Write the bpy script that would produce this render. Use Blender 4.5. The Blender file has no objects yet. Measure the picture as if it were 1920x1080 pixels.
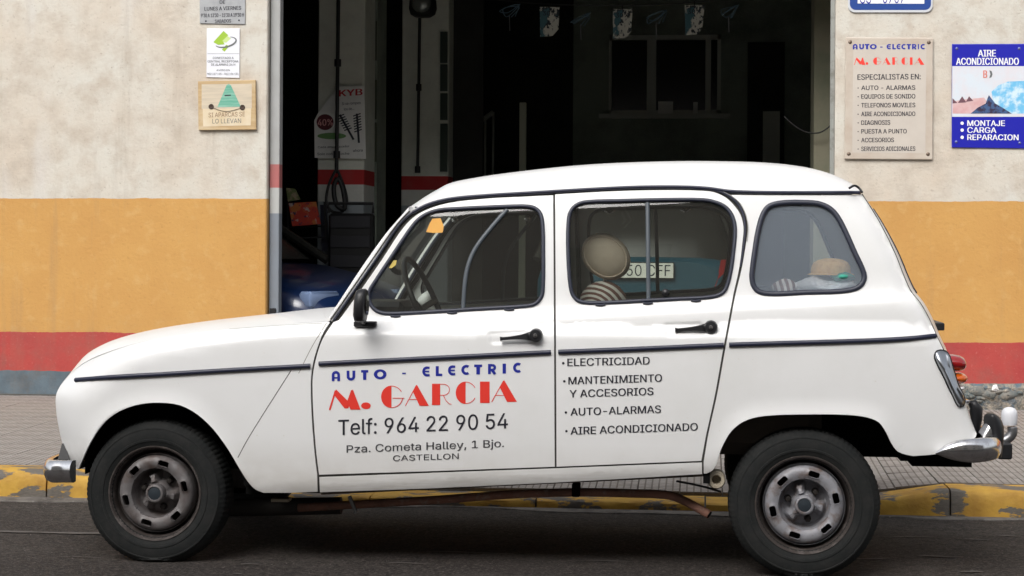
import bpy, math, random
import numpy as np
from mathutils import Vector, Matrix
from mathutils.geometry import delaunay_2d_cdt
random.seed(7)
PI = math.pi
S = bpy.context.scene
COL = S.collection

# ------------------------------------------------------------------ camera
F = 3434.0                      # focal length in pixels of a 1920 wide frame
HY = 470.0                      # horizon row at the centre column
A = math.atan(F / 32600.0)      # yaw
R = 0.0062                      # roll
CH = 1.194                      # eye height
DC = 6.79
CPOS = Vector((math.sin(A) * DC, -math.cos(A) * DC, CH))
_d = Vector((-math.sin(A), math.cos(A), 0))
_r0 = Vector((math.cos(A), math.sin(A), 0)); _u0 = Vector((0, 0, 1))
_r = _r0 * math.cos(R) + _u0 * math.sin(R)
_u = _u0 * math.cos(R) - _r0 * math.sin(R)
cam_d = bpy.data.cameras.new('camera'); cam = bpy.data.objects.new('camera', cam_d); COL.objects.link(cam)
cam_d.sensor_width = 36; cam_d.lens = F / 1920 * 36
cam_d.shift_y = -(540 - HY) / 1920
cam_d.clip_start = 0.1; cam_d.clip_end = 500
m = Matrix((( _r.x, _u.x, -_d.x, CPOS.x), (_r.y, _u.y, -_d.y, CPOS.y), (_r.z, _u.z, -_d.z, CPOS.z), (0, 0, 0, 1)))
cam.matrix_world = m
S.camera = cam

# ------------------------------------------------------------------ light
SUN_EL, SUN_AZ = math.radians(43), math.radians(200)   # azimuth measured like the sky's rotation
w = bpy.data.worlds.new('World'); S.world = w; w.use_nodes = True
nt = w.node_tree; nt.nodes.clear()
o_ = nt.nodes.new('ShaderNodeOutputWorld'); bg = nt.nodes.new('ShaderNodeBackground')
sky = nt.nodes.new('ShaderNodeTexSky'); sky.sky_type = 'NISHITA'; sky.sun_disc = False
sky.sun_elevation = SUN_EL; sky.sun_rotation = SUN_AZ; sky.air_density = 1.0; sky.dust_density = 4.0; sky.ozone_density = 1.0
hs = nt.nodes.new('ShaderNodeHueSaturation'); hs.inputs['Saturation'].default_value = 0.22
nt.links.new(sky.outputs[0], hs.inputs['Color']); nt.links.new(hs.outputs[0], bg.inputs[0])
bg.inputs[1].default_value = 0.15
nt.links.new(bg.outputs[0], o_.inputs[0])
sd = bpy.data.lights.new('sun', 'SUN'); sun = bpy.data.objects.new('sun', sd); COL.objects.link(sun)
sd.energy = 1.0; sd.angle = math.radians(35); sd.color = (1, .97, .93)
# nishita: rotation 0 = +Y, clockwise seen from above
sv = Vector((math.sin(SUN_AZ) * math.cos(SUN_EL), math.cos(SUN_AZ) * math.cos(SUN_EL), math.sin(SUN_EL)))
sun.rotation_euler = (-sv).to_track_quat('-Z', 'Y').to_euler()
sun.location = (0, -5, 12)
S.view_settings.view_transform = 'Standard'; S.view_settings.look = 'None'
S.view_settings.gamma = 1; S.view_settings.use_curve_mapping = False
S.view_settings.exposure = 0.58
S.render.engine = 'CYCLES'
try: S.cycles.use_denoising = True
except Exception: pass

# ------------------------------------------------------------------ helpers
def P(px, py, Y):
    """world point that stands on the plane y = Y along the sight line of a photo position"""
    v = _d + _r * ((px - 960) / F) + _u * ((HY - py) / F)
    t = (Y - CPOS.y) / v.y
    return CPOS + v * t
def PZ(px, py, Z):
    v = _d + _r * ((px - 960) / F) + _u * ((HY - py) / F)
    return CPOS + v * ((Z - CPOS.z) / v.z)

def prop(o, **k):
    for a, b in k.items():
        if b is not None: o[a] = b
    return o
def thing(name, label, cat, loc=(0, 0, 0), group=None):
    o = bpy.data.objects.new(name, None); COL.objects.link(o); o.location = loc
    o.empty_display_size = .1
    return prop(o, label=label, category=cat, group=group)
def link(name, me, mat=None, parent=None, **k):
    """link a mesh given in world coordinates under its thing (or alone)"""
    o = bpy.data.objects.new(name, me); COL.objects.link(o)
    if mat is not None:
        for mm in (mat if isinstance(mat, (list, tuple)) else [mat]): me.materials.append(mm)
    if parent is not None:
        o.parent = parent
        off = Vector((0, 0, 0)); q = parent
        while q is not None: off += q.location; q = q.parent
        if off.length > 0: me.transform(Matrix.Translation(-off))
    return prop(o, **k)
class MB:
    def __init__(s): s.v = []; s.f = []; s.n = {}; s.mi = []
    def add(s, vs, fs, mi=0):
        b = len(s.v); s.v += [tuple(x) for x in vs]; s.f += [tuple(i + b for i in f) for f in fs]; s.mi += [mi] * len(fs)
        return s
    def box(s, x0, x1, y0, y1, z0, z1, mi=0, M=None):
        vs = [Vector((x, y, z)) for z in (z0, z1) for y in (y0, y1) for x in (x0, x1)]
        if M is not None: vs = [M @ q for q in vs]
        return s.add(vs, [(0, 2, 3, 1), (4, 5, 7, 6), (0, 1, 5, 4), (2, 6, 7, 3), (0, 4, 6, 2), (1, 3, 7, 5)], mi)
    def cbox(s, x0, x1, y0, y1, z0, z1, c=.004, mi=0, M=None):
        """box with chamfered edges"""
        import itertools
        vs = []; idx = {}
        for sx, sy, sz in itertools.product((0, 1), repeat=3):
            X = (x0, x1)[sx]; Y = (y0, y1)[sy]; Z = (z0, z1)[sz]
            dx = c if sx == 0 else -c; dy = c if sy == 0 else -c; dz = c if sz == 0 else -c
            for ax, q in enumerate(((X, Y + dy, Z + dz), (X + dx, Y, Z + dz), (X + dx, Y + dy, Z))):
                idx[(sx, sy, sz, ax)] = len(vs); vs.append(Vector(q))
        fs = []
        for ax in range(3):
            o1, o2 = [a for a in range(3) if a != ax]
            for sd_ in (0, 1):
                q = []
                for a, b in ((0, 0), (1, 0), (1, 1), (0, 1)):
                    k = [0, 0, 0]; k[ax] = sd_; k[o1] = a; k[o2] = b; q.append(idx[(*k, ax)])
                fs.append(q)
        for ax in range(3):     # edges along ax
            o1, o2 = [a for a in range(3) if a != ax]
            for a in (0, 1):
                for b in (0, 1):
                    k0 = [0, 0, 0]; k0[o1] = a; k0[o2] = b; k1 = list(k0); k1[ax] = 1
                    fs.append([idx[(*k0, o1)], idx[(*k0, o2)], idx[(*k1, o2)], idx[(*k1, o1)]])
        for k in itertools.product((0, 1), repeat=3): fs.append([idx[(*k, a)] for a in range(3)])
        if M is not None: vs = [M @ q for q in vs]
        return s.add(vs, fs, mi)
    def tube(s, pts, r, seg=10, closed=False, mi=0, cap=True, squash=None):
        pts = [Vector(p) for p in pts]; n = len(pts); rr = r if isinstance(r, (list, tuple)) else [r] * n
        base = len(s.v); vs = []; up = None
        for i, p in enumerate(pts):
            a = pts[(i - 1) % n] if (closed or i > 0) else p; b = pts[(i + 1) % n] if (closed or i < n - 1) else p
            t = (b - a).normalized()
            if up is None: up = Vector((0, 0, 1)) if abs(t.z) < .9 else Vector((0, 1, 0))
            sd_ = t.cross(up)
            if sd_.length < 1e-5: sd_ = t.cross(Vector((1, 0, 0)))
            sd_.normalize(); up2 = sd_.cross(t).normalized(); up = up2
            for k in range(seg):
                an = 2 * PI * k / seg
                q = sd_ * (math.cos(an) * rr[i]) + up2 * (math.sin(an) * rr[i])
                if squash: q = Vector((q.x * squash[0], q.y * squash[1], q.z * squash[2]))
                vs.append(p + q)
        fs = []
        for i in range(n if closed else n - 1):
            j = (i + 1) % n
            for k in range(seg):
                l = (k + 1) % seg
                fs.append((i * seg + k, i * seg + l, j * seg + l, j * seg + k))
        if cap and not closed:
            fs.append(tuple(range(seg))[::-1]); fs.append(tuple((n - 1) * seg + k for k in range(seg)))
        return s.add(vs, fs, mi)
    def lathe(s, prof, seg=32, O=(0, 0, 0), ax='z', mi=0, M=None):
        """prof: (radius, height) pairs"""
        O = Vector(O); vs = []
        for r_, h in prof:
            for k in range(seg):
                a = 2 * PI * k / seg; c, d = r_ * math.cos(a), r_ * math.sin(a)
                q = Vector((c, d, h)) if ax == 'z' else (Vector((c, h, d)) if ax == 'y' else Vector((h, c, d)))
                if M is not None: q = M @ q
                vs.append(q + O)
        fs = []
        for i in range(len(prof) - 1):
            for k in range(seg):
                l = (k + 1) % seg; fs.append((i * seg + k, i * seg + l, (i + 1) * seg + l, (i + 1) * seg + k))
        return s.add(vs, fs, mi)
    def grid(s, rows, mi=0, closed=False):
        nr, nc = len(rows), len(rows[0]); vs = [q for r_ in rows for q in r_]; fs = []
        for i in range(nr - 1):
            for j in range(nc if closed else nc - 1):
                l = (j + 1) % nc
                fs.append((i * nc + j, i * nc + l, (i + 1) * nc + l, (i + 1) * nc + j))
        return s.add(vs, fs, mi)
    def build(s, name, mat, parent=None, smooth=False, sharp=None, **k):
        me = bpy.data.meshes.new(name); me.from_pydata(s.v, [], s.f); me.validate(); me.update()
        if smooth:
            me.polygons.foreach_set('use_smooth', [True] * len(me.polygons))
            if sharp: me.set_sharp_from_angle(angle=math.radians(sharp))
        o = link(name, me, mat, parent, **k)
        if isinstance(mat, (list, tuple)) and len(me.polygons) == len(s.mi): me.polygons.foreach_set('material_index', s.mi)
        return o

def crom(pts, n=8, closed=False):
    """smooth curve through the points"""
    P_ = [np.array(p, float) for p in pts]; N = len(P_); out = []
    for i in range(N if closed else N - 1):
        p1, p2 = P_[i], P_[(i + 1) % N]
        p0 = P_[(i - 1) % N] if (closed or i > 0) else 2 * p1 - p2
        p3 = P_[(i + 2) % N] if (closed or i + 2 < N) else 2 * p2 - p1
        t0 = 0; t1 = t0 + max(np.linalg.norm(p1 - p0), 1e-6) ** .5; t2 = t1 + max(np.linalg.norm(p2 - p1), 1e-6) ** .5; t3 = t2 + max(np.linalg.norm(p3 - p2), 1e-6) ** .5
        for k in range(n):
            t = t1 + (t2 - t1) * k / n
            A1 = (t1 - t) / (t1 - t0) * p0 + (t - t0) / (t1 - t0) * p1
            A2 = (t2 - t) / (t2 - t1) * p1 + (t - t1) / (t2 - t1) * p2
            A3 = (t3 - t) / (t3 - t2) * p2 + (t - t2) / (t3 - t2) * p3
            B1 = (t2 - t) / (t2 - t0) * A1 + (t - t0) / (t2 - t0) * A2
            B2 = (t3 - t) / (t3 - t1) * A2 + (t - t1) / (t3 - t1) * A3
            out.append((t2 - t) / (t2 - t1) * B1 + (t - t1) / (t2 - t1) * B2)
    if not closed: out.append(P_[-1])
    return [tuple(float(c) for c in q) for q in out]
def resample(pts, n):
    a = np.array([tuple(p) for p in pts], float); d = np.r_[0, np.cumsum(np.linalg.norm(np.diff(a, axis=0), axis=1))]
    t = np.linspace(0, d[-1], n); return [Vector([float(np.interp(x, d, a[:, k])) for k in range(a.shape[1])]) for x in t]
def pd(x, z, poly):
    """distance from points to an open polyline in the x,z plane, and the position 0..1 along it"""
    a = np.asarray(poly, float); best = np.full(np.shape(x), 1e9); par = np.zeros(np.shape(x)); n = len(a) - 1
    for i in range(n):
        p, q = a[i], a[i + 1]; dx, dz = q[0] - p[0], q[1] - p[1]; L2 = dx * dx + dz * dz + 1e-12
        t = np.clip(((x - p[0]) * dx + (z - p[1]) * dz) / L2, 0, 1)
        d = np.hypot(x - p[0] - t * dx, z - p[1] - t * dz)
        mk = d < best; best = np.where(mk, d, best); par = np.where(mk, (i + t) / n, par)
    return best, par
def inpoly(x, z, poly):
    a = np.asarray(poly, float); c = np.zeros(np.shape(x), bool); j = len(a) - 1
    for i in range(len(a)):
        xi, zi, xj, zj = a[i][0], a[i][1], a[j][0], a[j][1]
        c ^= ((zi > z) != (zj > z)) & (x < (xj - xi) * (z - zi) / (zj - zi + 1e-15) + xi); j = i
    return c
def cdt(outer, holes=(), step=.03, extra=()):
    vs = []; es = []
    for lp in [outer] + list(holes):
        b = len(vs); vs += [Vector((p[0], p[1])) for p in lp]; n = len(lp); es += [(b + i, b + (i + 1) % n) for i in range(n)]
    a = np.array([(p[0], p[1]) for p in outer]); lo, hi = a.min(0), a.max(0)
    if step:
        gx, gz = np.meshgrid(np.arange(lo[0] + step / 2, hi[0], step), np.arange(lo[1] + step / 2, hi[1], step))
        gx = gx.ravel().copy(); gz = gz.ravel().copy(); 
        gx += (np.arange(len(gx)) % 7 - 3) * step * .01
        if len(extra): gx = np.r_[gx, [p[0] for p in extra]]; gz = np.r_[gz, [p[1] for p in extra]]
        k = inpoly(gx, gz, outer)
        for h in holes: k &= ~inpoly(gx, gz, h)
        for lp in [outer] + list(holes):
            d, _ = pd(gx, gz, list(lp) + [lp[0]]); k &= d > step * .25
        vs += [Vector((float(x), float(z))) for x, z in zip(gx[k], gz[k])]
    rv, re, rf, ov, oe, of = delaunay_2d_cdt(vs, es, [], 0, 1e-6)
    rv = np.array([(p[0], p[1]) for p in rv]); c = np.array([rv[list(f)].mean(0) for f in rf])
    k = inpoly(c[:, 0], c[:, 1], outer)
    for h in holes: k &= ~inpoly(c[:, 0], c[:, 1], h)
    fs = [tuple(f) for f, kk in zip(rf, k) if kk]
    # consistent winding
    out = []
    for f in fs:
        p = rv[list(f)]; ar = (p[1][0] - p[0][0]) * (p[2][1] - p[0][1]) - (p[1][1] - p[0][1]) * (p[2][0] - p[0][0])
        if abs(ar) < 1e-12: continue
        out.append(f if ar > 0 else f[::-1])
    return rv, out

# ------------------------------------------------------------------ materials
def mat(name, base=(.5, .5, .5), rough=.5, metal=0.0, coat=0.0, spec=None, noise=None, bump=None, alpha=None, coat_rough=.05):
    """noise = (scale, other colour, low, high[, detail]) mixes a second colour in patches; bump = (scale, strength, distance)"""
    m = bpy.data.materials.new(name); m.use_nodes = True; t = m.node_tree; b = t.nodes['Principled BSDF']
    b.inputs['Base Color'].default_value = (*base, 1); b.inputs['Roughness'].default_value = rough; b.inputs['Metallic'].default_value = metal
    b.inputs['Coat Weight'].default_value = coat; b.inputs['Coat Roughness'].default_value = coat_rough
    if spec is not None: b.inputs['Specular IOR Level'].default_value = spec
    tc = t.nodes.new('ShaderNodeTexCoord')
    last = None
    for q in ([noise] if isinstance(noise, tuple) else (noise or [])):
        sc, c2, lo, hi = q[:4]
        nn = t.nodes.new('ShaderNodeTexNoise'); nn.inputs['Scale'].default_value = sc if not isinstance(sc, tuple) else 1
        nn.inputs['Detail'].default_value = q[4] if len(q) > 4 else 6; nn.inputs['Roughness'].default_value = .6
        if isinstance(sc, tuple):
            mp = t.nodes.new('ShaderNodeMapping'); mp.inputs['Scale'].default_value = sc
            t.links.new(tc.outputs['Object'], mp.inputs[0]); t.links.new(mp.outputs[0], nn.inputs['Vector'])
        else: t.links.new(tc.outputs['Object'], nn.inputs['Vector'])
        mr = t.nodes.new('ShaderNodeMapRange'); mr.inputs['From Min'].default_value = lo; mr.inputs['From Max'].default_value = hi
        t.links.new(nn.outputs[0], mr.inputs[0])
        mx = t.nodes.new('ShaderNodeMix'); mx.data_type = 'RGBA'
        t.links.new(mr.outputs[0], mx.inputs[0]); mx.inputs[7].default_value = (*c2, 1)
        if last is None: mx.inputs[6].default_value = (*base, 1)
        else: t.links.new(last, mx.inputs[6])
        last = mx.outputs[2]
    if last is not None: t.links.new(last, b.inputs['Base Color'])
    nrm = None
    for q in ([bump] if isinstance(bump, tuple) else (bump or [])):
        nn = t.nodes.new('ShaderNodeTexNoise'); nn.inputs['Scale'].default_value = q[0]; nn.inputs['Detail'].default_value = 5
        t.links.new(tc.outputs['Object'], nn.inputs['Vector'])
        bp = t.nodes.new('ShaderNodeBump'); bp.inputs['Strength'].default_value = q[1]; bp.inputs['Distance'].default_value = q[2]
        t.links.new(nn.outputs[0], bp.inputs['Height'])
        if nrm: t.links.new(nrm, bp.inputs['Normal'])
        nrm = bp.outputs[0]
    if nrm: t.links.new(nrm, b.inputs['Normal'])
    m['_c'] = 1
    return m
def nodes(m): return m.node_tree, m.node_tree.nodes['Principled BSDF']
def glass(name, tint=(.9, .95, .93), film=0.0, film_col=(.5, .52, .54), rough=0.0, spec=1.0):
    m = bpy.data.materials.new(name); m.use_nodes = True; t = m.node_tree; t.nodes.clear()
    out = t.nodes.new('ShaderNodeOutputMaterial'); tr = t.nodes.new('ShaderNodeBsdfTransparent'); tr.inputs[0].default_value = (*tint, 1)
    gl = t.nodes.new('ShaderNodeBsdfGlossy'); gl.inputs['Roughness'].default_value = rough
    fr = t.nodes.new('ShaderNodeFresnel'); fr.inputs[0].default_value = 1.6
    mx = t.nodes.new('ShaderNodeMixShader'); t.links.new(fr.outputs[0], mx.inputs[0]); t.links.new(tr.outputs[0], mx.inputs[1]); t.links.new(gl.outputs[0], mx.inputs[2])
    last = mx
    if film:
        df = t.nodes.new('ShaderNodeBsdfDiffuse'); df.inputs[0].default_value = (*film_col, 1)
        m2 = t.nodes.new('ShaderNodeMixShader'); m2.inputs[0].default_value = film
        t.links.new(mx.outputs[0], m2.inputs[1]); t.links.new(df.outputs[0], m2.inputs[2]); last = m2
    t.links.new(last.outputs[0], out.inputs[0]); return m

WHITE = mat('white_car_paint', (.805, .805, .80), .42, spec=.35, coat=.35, coat_rough=.04, noise=[(3.5, (.755, .755, .74), .45, .8), (60, (.66, .63, .57), .68, .8)], bump=(2.6, .13, .012))
_t, _b = nodes(WHITE)
# road dirt low on the body
_g = _t.nodes.new('ShaderNodeNewGeometry'); _s = _t.nodes.new('ShaderNodeSeparateXYZ'); _t.links.new(_g.outputs['Position'], _s.inputs[0])
_mr = _t.nodes.new('ShaderNodeMapRange'); _mr.inputs['From Min'].default_value = .48; _mr.inputs['From Max'].default_value = .2
_t.links.new(_s.outputs[2], _mr.inputs[0])
_n = _t.nodes.new('ShaderNodeTexNoise'); _n.inputs['Scale'].default_value = 9; _n.inputs['Detail'].default_value = 6
_m = _t.nodes.new('ShaderNodeMath'); _m.operation = 'MULTIPLY'; _t.links.new(_mr.outputs[0], _m.inputs[0]); _t.links.new(_n.outputs[0], _m.inputs[1])
_src = _b.inputs['Base Color'].links[0].from_socket
_x = _t.nodes.new('ShaderNodeMix'); _x.data_type = 'RGBA'; _t.links.new(_m.outputs[0], _x.inputs[0]); _t.links.new(_src, _x.inputs[6]); _x.inputs[7].default_value = (.36, .31, .24, 1)
_t.links.new(_x.outputs[2], _b.inputs['Base Color'])

NAVY = mat('dark_navy_rubber', (.018, .021, .045), .38, spec=.5)
SEAL = mat('window_rubber', (.022, .026, .045), .45)
BLACK = mat('black_plastic', (.012, .012, .014), .42)
DARK = mat('underbody_black', (.006, .006, .006), .9, spec=.05)
GAP = mat('panel_gap_dark', (.05, .047, .042), .8)
CHROME = mat('worn_chrome', (.72, .72, .74), .16, metal=1, noise=(30, (.45, .43, .42), .5, .75), bump=(25, .04, .004))
STEEL = mat('dull_steel', (.3, .3, .31), .4, metal=.9)
TYRE = mat('tyre_rubber', (.013, .0145, .0145), .8, spec=.25, noise=[(14, (.028, .027, .026), .45, .8), (90, (.022, .022, .021), .5, .7)], bump=(120, .25, .002))
RIMR = mat('wheel_silver_paint', (.26, .26, .28), .5, metal=.1, noise=[(22, (.15, .11, .095), .50, .7)], bump=(60, .15, .002))
RIMF = mat('wheel_rusty_silver_paint', (.15, .14, .14), .5, metal=.1, noise=[(18, (.085, .062, .054), .45, .7)], bump=(60, .2, .002))
RIMO = mat('wheel_outer_rim_brown', (.05, .04, .036), .6, metal=.1, noise=[(25, (.17, .15, .14), .52, .8)], bump=(50, .2, .002))
RUST = mat('rusty_pipe', (.36, .18, .13), .75, noise=[(9, (.20, .11, .08), .45, .7), (30, (.42, .34, .28), .55, .75)], bump=(60, .4, .003))
BEIGE = mat('beige_painted_steel', (.42, .37, .28), .55, noise=(20, (.2, .15, .1), .5, .75))
RED_LENS = mat('red_lens', (.30, .006, .008), .12, coat=1)
ORANGE_LENS = mat('orange_lens', (.62, .11, .008), .15, coat=1)
CLEAR = glass('window_glass', (.80, .84, .80), film=.035, film_col=(.45, .43, .38))
FILM = glass('pale_quarter_glass', (.95, .97, .98), film=.21, film_col=(.58, .67, .78))  # pale blue diffuse layer mixed evenly over the glass
CABIN = mat('grey_cabin_trim', (.11, .105, .095), .8, noise=(12, (.07, .065, .06), .4, .7))
SEATM = mat('brown_grey_seat_cloth', (.10, .085, .07), .9, bump=(200, .3, .002))
HEADR = mat('beige_vinyl', (.60, .49, .40), .65, noise=(9, (.50, .41, .33), .4, .7), bump=(30, .15, .004))
INK_BLUE = mat('ink_blue', (.012, .022, .30), .45)
INK_RED = mat('ink_red', (.80, .045, .03), .45)
INK_BLACK = mat('ink_black', (.02, .02, .03), .5)
INK_WHITE = mat('ink_white', (.8, .8, .8), .5)

# ------------------------------------------------------------------ setting: levels
YK = 1.69          # kerb face
YK2 = YK + .24     # back of the kerb
YW = 5.53          # front of the garage wall
ZW = .170          # pavement height at the wall
HK = .125
XR0, XR1 = P(60, 930, YK).x, P(470, 930, YK).x       # left ramp of the dropped kerb
XR2, XR3 = P(1560, 960, YK).x, P(1782, 960, YK).x    # right ramp
def drop(x):
    if x <= XR0 or x >= XR3: return 0.0
    if x < XR1: t = (x - XR0) / (XR1 - XR0)
    elif x > XR2: t = (XR3 - x) / (XR3 - XR2)
    else: t = 1
    return .082 * t
def pav(x, y):
    base = HK + (ZW - HK) * (y - YK) / (YW - YK)
    k = max(0, 1 - (y - YK) / 1.15)
    return base - drop(x) * k

# road ------------------------------------------------------------
ROAD = mat('worn_asphalt', (.026, .020, .018), .85, spec=.3, noise=[((.8, 2.5, 1), (.062, .054, .048), .45, .7), (14, (.016, .012, .010), .46, .62), (45, (.09, .076, .066), .50, .66), (22, (.012, .009, .008), .54, .62), ((70, 130, 70), (.12, .108, .098), .50, .70), ((150, 260, 150), (.008, .007, .006), .50, .62)], bump=[(150, .7, .006), (28, .35, .01)])
_t, _b = nodes(ROAD)
mb = MB()
xs = np.linspace(-60, 60, 61); ys = np.r_[np.linspace(-9.2, -3, 8), np.linspace(-2.4, YK + .06, 24)]
mb.grid([[Vector((x, y, 0)) for x in xs] for y in ys])
mb.build('road', ROAD, kind='structure')
# long scuffs and cement streaks on the asphalt next to the gutter
def patch(name, pts, z, m, **k):
    q = [PZ(a, b, z) for a, b in pts]; c = Vector((sum(v.x for v in q) / len(q), sum(v.y for v in q) / len(q), 0))
    sk = [Vector((c.x + (v.x - c.x), c.y + (v.y - c.y), z - .004)) for v in q]
    mb = MB(); n = len(q); mb.add([Vector((v.x, v.y, z)) for v in q] + sk, [tuple(range(n))] + [(i, i + n, (i + 1) % n + n, (i + 1) % n) for i in range(n)])
    return mb.build(name, m, **k)
GUT = mat('gutter_cement', (.17, .155, .14), .85, noise=[(7, (.07, .062, .055), .42, .62), (50, (.24, .22, .2), .55, .75)], bump=(60, .5, .004))
mb = MB()
xx = np.linspace(-9, 9, 181); rng = random.Random(3)
a_ = [Vector((x, YK + .02, .006)) for x in xx]
b_ = [Vector((x, YK - .075 - .045 * math.sin(x * 2.3) - .03 * math.sin(x * 7.1 + 1) - rng.uniform(0, .02) - (.05 if -2.0 < x < -.9 else 0), .006)) for x in xx]
c_ = [Vector((v.x, v.y - .004, -.001)) for v in b_]
mb.grid([c_, b_, a_]); mb.build('gutter_strip', GUT, kind='structure')
STREAK = mat('pale_road_scuff', (.13, .117, .108), .85, noise=[((5, 40, 5), (.06, .052, .047), .40, .60)])
rs = random.Random(5)
mb = MB()
for px, py, L, wd in [(90, 998, 1.0, .022), (-150, 1003, .6, .02), (250, 1000, .5, .015), (1700, 1006, .25, .012), (1830, 1011, .12, .01), (1560, 1046, .5, .012), (1760, 1043, .18, .018), (1650, 1047, .1, .012), (880, 1036, .35, .012), (470, 1058, .1, .012), (446, 1076, .05, .01), (760, 1056, .2, .008), (1130, 1052, .3, .008), (1500, 1072, .3, .01), (150, 1045, .2, .008), (1890, 1005, .1, .012), (1820, 1072, .1, .015)]:
    c = PZ(px, py, .003); n = 14
    top = []; bot = []
    for i in range(n):
        t = i / (n - 1); x = c.x + (t - .5) * L; ww = wd * math.sin(PI * (t * .96 + .02)) * rs.uniform(.5, 1.2); yy = c.y + math.sin(t * 5 + px) * .008
        top.append(Vector((x, yy + ww, .004))); bot.append(Vector((x, yy - ww, .004)))
    mb.grid([bot, top])
mb.build('road_scuffs', STREAK, kind='stuff')
# small pale grit on the road
GRIT = mat('grit', (.17, .15, .135), .9)
mb = MB()
for i in range(1500):
    x = rs.uniform(-2.6, 2.6); y = rs.uniform(-1.6, YK - .05); s_ = rs.uniform(.0008, .0024)
    if rs.random() < .4: y = rs.uniform(YK - .35, YK - .04)
    vs = [Vector((x + s_ * rs.uniform(-1, 1), y + s_ * rs.uniform(-1, 1), .0 + s_ * rs.uniform(.3, 1))) for _ in range(4)]
    vs[3].z = s_ * 1.6
    mb.add([Vector((x - s_, y - s_, 0)), Vector((x + s_, y - s_, 0)), Vector((x, y + s_, 0)), Vector((x, y, s_))], [(0, 1, 3), (1, 2, 3), (2, 0, 3)])
mb.build('road_grit', GRIT, kind='stuff')

# kerb ------------------------------------------------------------
KERB = mat('worn_yellow_kerb_paint', (.53, .31, .045), .7, noise=[(6, (.38, .20, .03), .45, .7)], bump=(40, .6, .006))
_t, _b = nodes(KERB)
_g = _t.nodes.new('ShaderNodeNewGeometry'); _s = _t.nodes.new('ShaderNodeSeparateXYZ')
_t.links.new(_g.outputs['Position'], _s.inputs[0])
_mp = _t.nodes.new('ShaderNodeMapping'); _mp.inputs['Scale'].default_value = (4.5, 9, 11); _t.links.new(_g.outputs['Position'], _mp.inputs[0])
_n = _t.nodes.new('ShaderNodeTexNoise'); _n.inputs['Scale'].default_value = 1; _n.inputs['Detail'].default_value = 8; _n.inputs['Roughness'].default_value = .62
_t.links.new(_mp.outputs[0], _n.inputs['Vector'])
_r1 = _t.nodes.new('ShaderNodeMapRange'); _r1.inputs['From Min'].default_value = .515; _r1.inputs['From Max'].default_value = .54; _t.links.new(_n.outputs[0], _r1.inputs[0])
_src = _b.inputs['Base Color'].links[0].from_socket
_n2 = _t.nodes.new('ShaderNodeTexNoise'); _n2.inputs['Scale'].default_value = 50; _n2.inputs['Detail'].default_value = 5
_cr = _t.nodes.new('ShaderNodeMix'); _cr.data_type = 'RGBA'; _cr.inputs[6].default_value = (.055, .05, .04, 1); _cr.inputs[7].default_value = (.20, .175, .15, 1); _t.links.new(_n2.outputs[0], _cr.inputs[0])
_x = _t.nodes.new('ShaderNodeMix'); _x.data_type = 'RGBA'; _t.links.new(_r1.outputs[0], _x.inputs[0]); _t.links.new(_src, _x.inputs[6]); _t.links.new(_cr.outputs[2], _x.inputs[7])
_t.links.new(_x.outputs[2], _b.inputs['Base Color'])
kerb = prop(MB().box(-14, 14, YK + .03, YK2 - .01, -.3, -.02).build('kerb', DARK), kind='structure')
joints = [-14, -11, -8, -6.5, -5.5, -4.5, -3.6, P(87, 930, YK).x]
x = joints[-1] + .78
while x < P(1782, 960, YK).x - .4: joints.append(x); x += .78
joints += [P(1782, 960, YK).x]
x = joints[-1] + 1
while x < 6: joints.append(x); x += 1
joints += [8, 11, 14]
for a, b in zip(joints[:-1], joints[1:]):
    rs2 = random.Random(int(a * 100)); dz = rs2.uniform(-.003, .003); rows = []
    n = max(4, int((b - a) / .05)); prof = [(0, -.05), (0, .02), (.002, .45), (.006, .78), (.016, .93), (.035, 1.0), (.12, 1.02), (.23, 1.0), (.24, .9), (.24, -.05)]
    for i in range(n + 1):
        x = a + .004 + (b - a - .008) * i / n; h = HK - drop(x) + dz
        rows.append([Vector((x, YK + py + (.002 * math.sin(x * 31 + k * 2) if 0 < k < 6 else 0), max(h, .03) * pz + (.0025 * math.sin(x * 23 + k) if 3 < k < 7 else 0))) for k, (py, pz) in enumerate(prof)])
    mb = MB(); mb.grid(rows); L = len(prof)
    mb.f.append(tuple(range(L))); mb.f.append(tuple(n * L + k for k in range(L))[::-1]); mb.mi += [0, 0]
    mb.build('kerb_stone', KERB, kerb, smooth=True, sharp=40)

# pavement --------------------------------------------------------
TILE = mat('pavement_tile', (.37, .345, .32), .85, noise=[(2.2, (.25, .22, .20), .4, .68), (40, (.44, .41, .38), .5, .75)], bump=(90, .3, .003))
_t, _b = nodes(TILE)
_g = _t.nodes.new('ShaderNodeNewGeometry')
_br = _t.nodes.new('ShaderNodeTexBrick'); _br.offset = 0; _br.inputs['Scale'].default_value = 1; _br.inputs['Brick Width'].default_value = .0333; _br.inputs['Row Height'].default_value = .0333
_br.inputs['Mortar Size'].default_value = .0042; _br.inputs['Mortar Smooth'].default_value = .3
_br.inputs['Color1'].default_value = (1, 1, 1, 1); _br.inputs['Color2'].default_value = (.85, .85, .85, 1); _br.inputs['Mortar'].default_value = (.34, .31, .28, 1)
_t.links.new(_g.outputs['Position'], _br.inputs['Vector'])
_src = _b.inputs['Base Color'].links[0].from_socket
_x = _t.nodes.new('ShaderNodeMix'); _x.data_type = 'RGBA'; _x.blend_type = 'MULTIPLY'; _x.inputs[0].default_value = .85
_t.links.new(_src, _x.inputs[6]); _t.links.new(_br.outputs[0], _x.inputs[7]); _t.links.new(_x.outputs[2], _b.inputs['Base Color'])
_bp = _t.nodes.new('ShaderNodeBump'); _bp.inputs['Strength'].default_value = .8; _bp.inputs['Distance'].default_value = .004; _bp.invert = True
_t.links.new(_br.outputs['Fac'], _bp.inputs['Height'])
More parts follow.
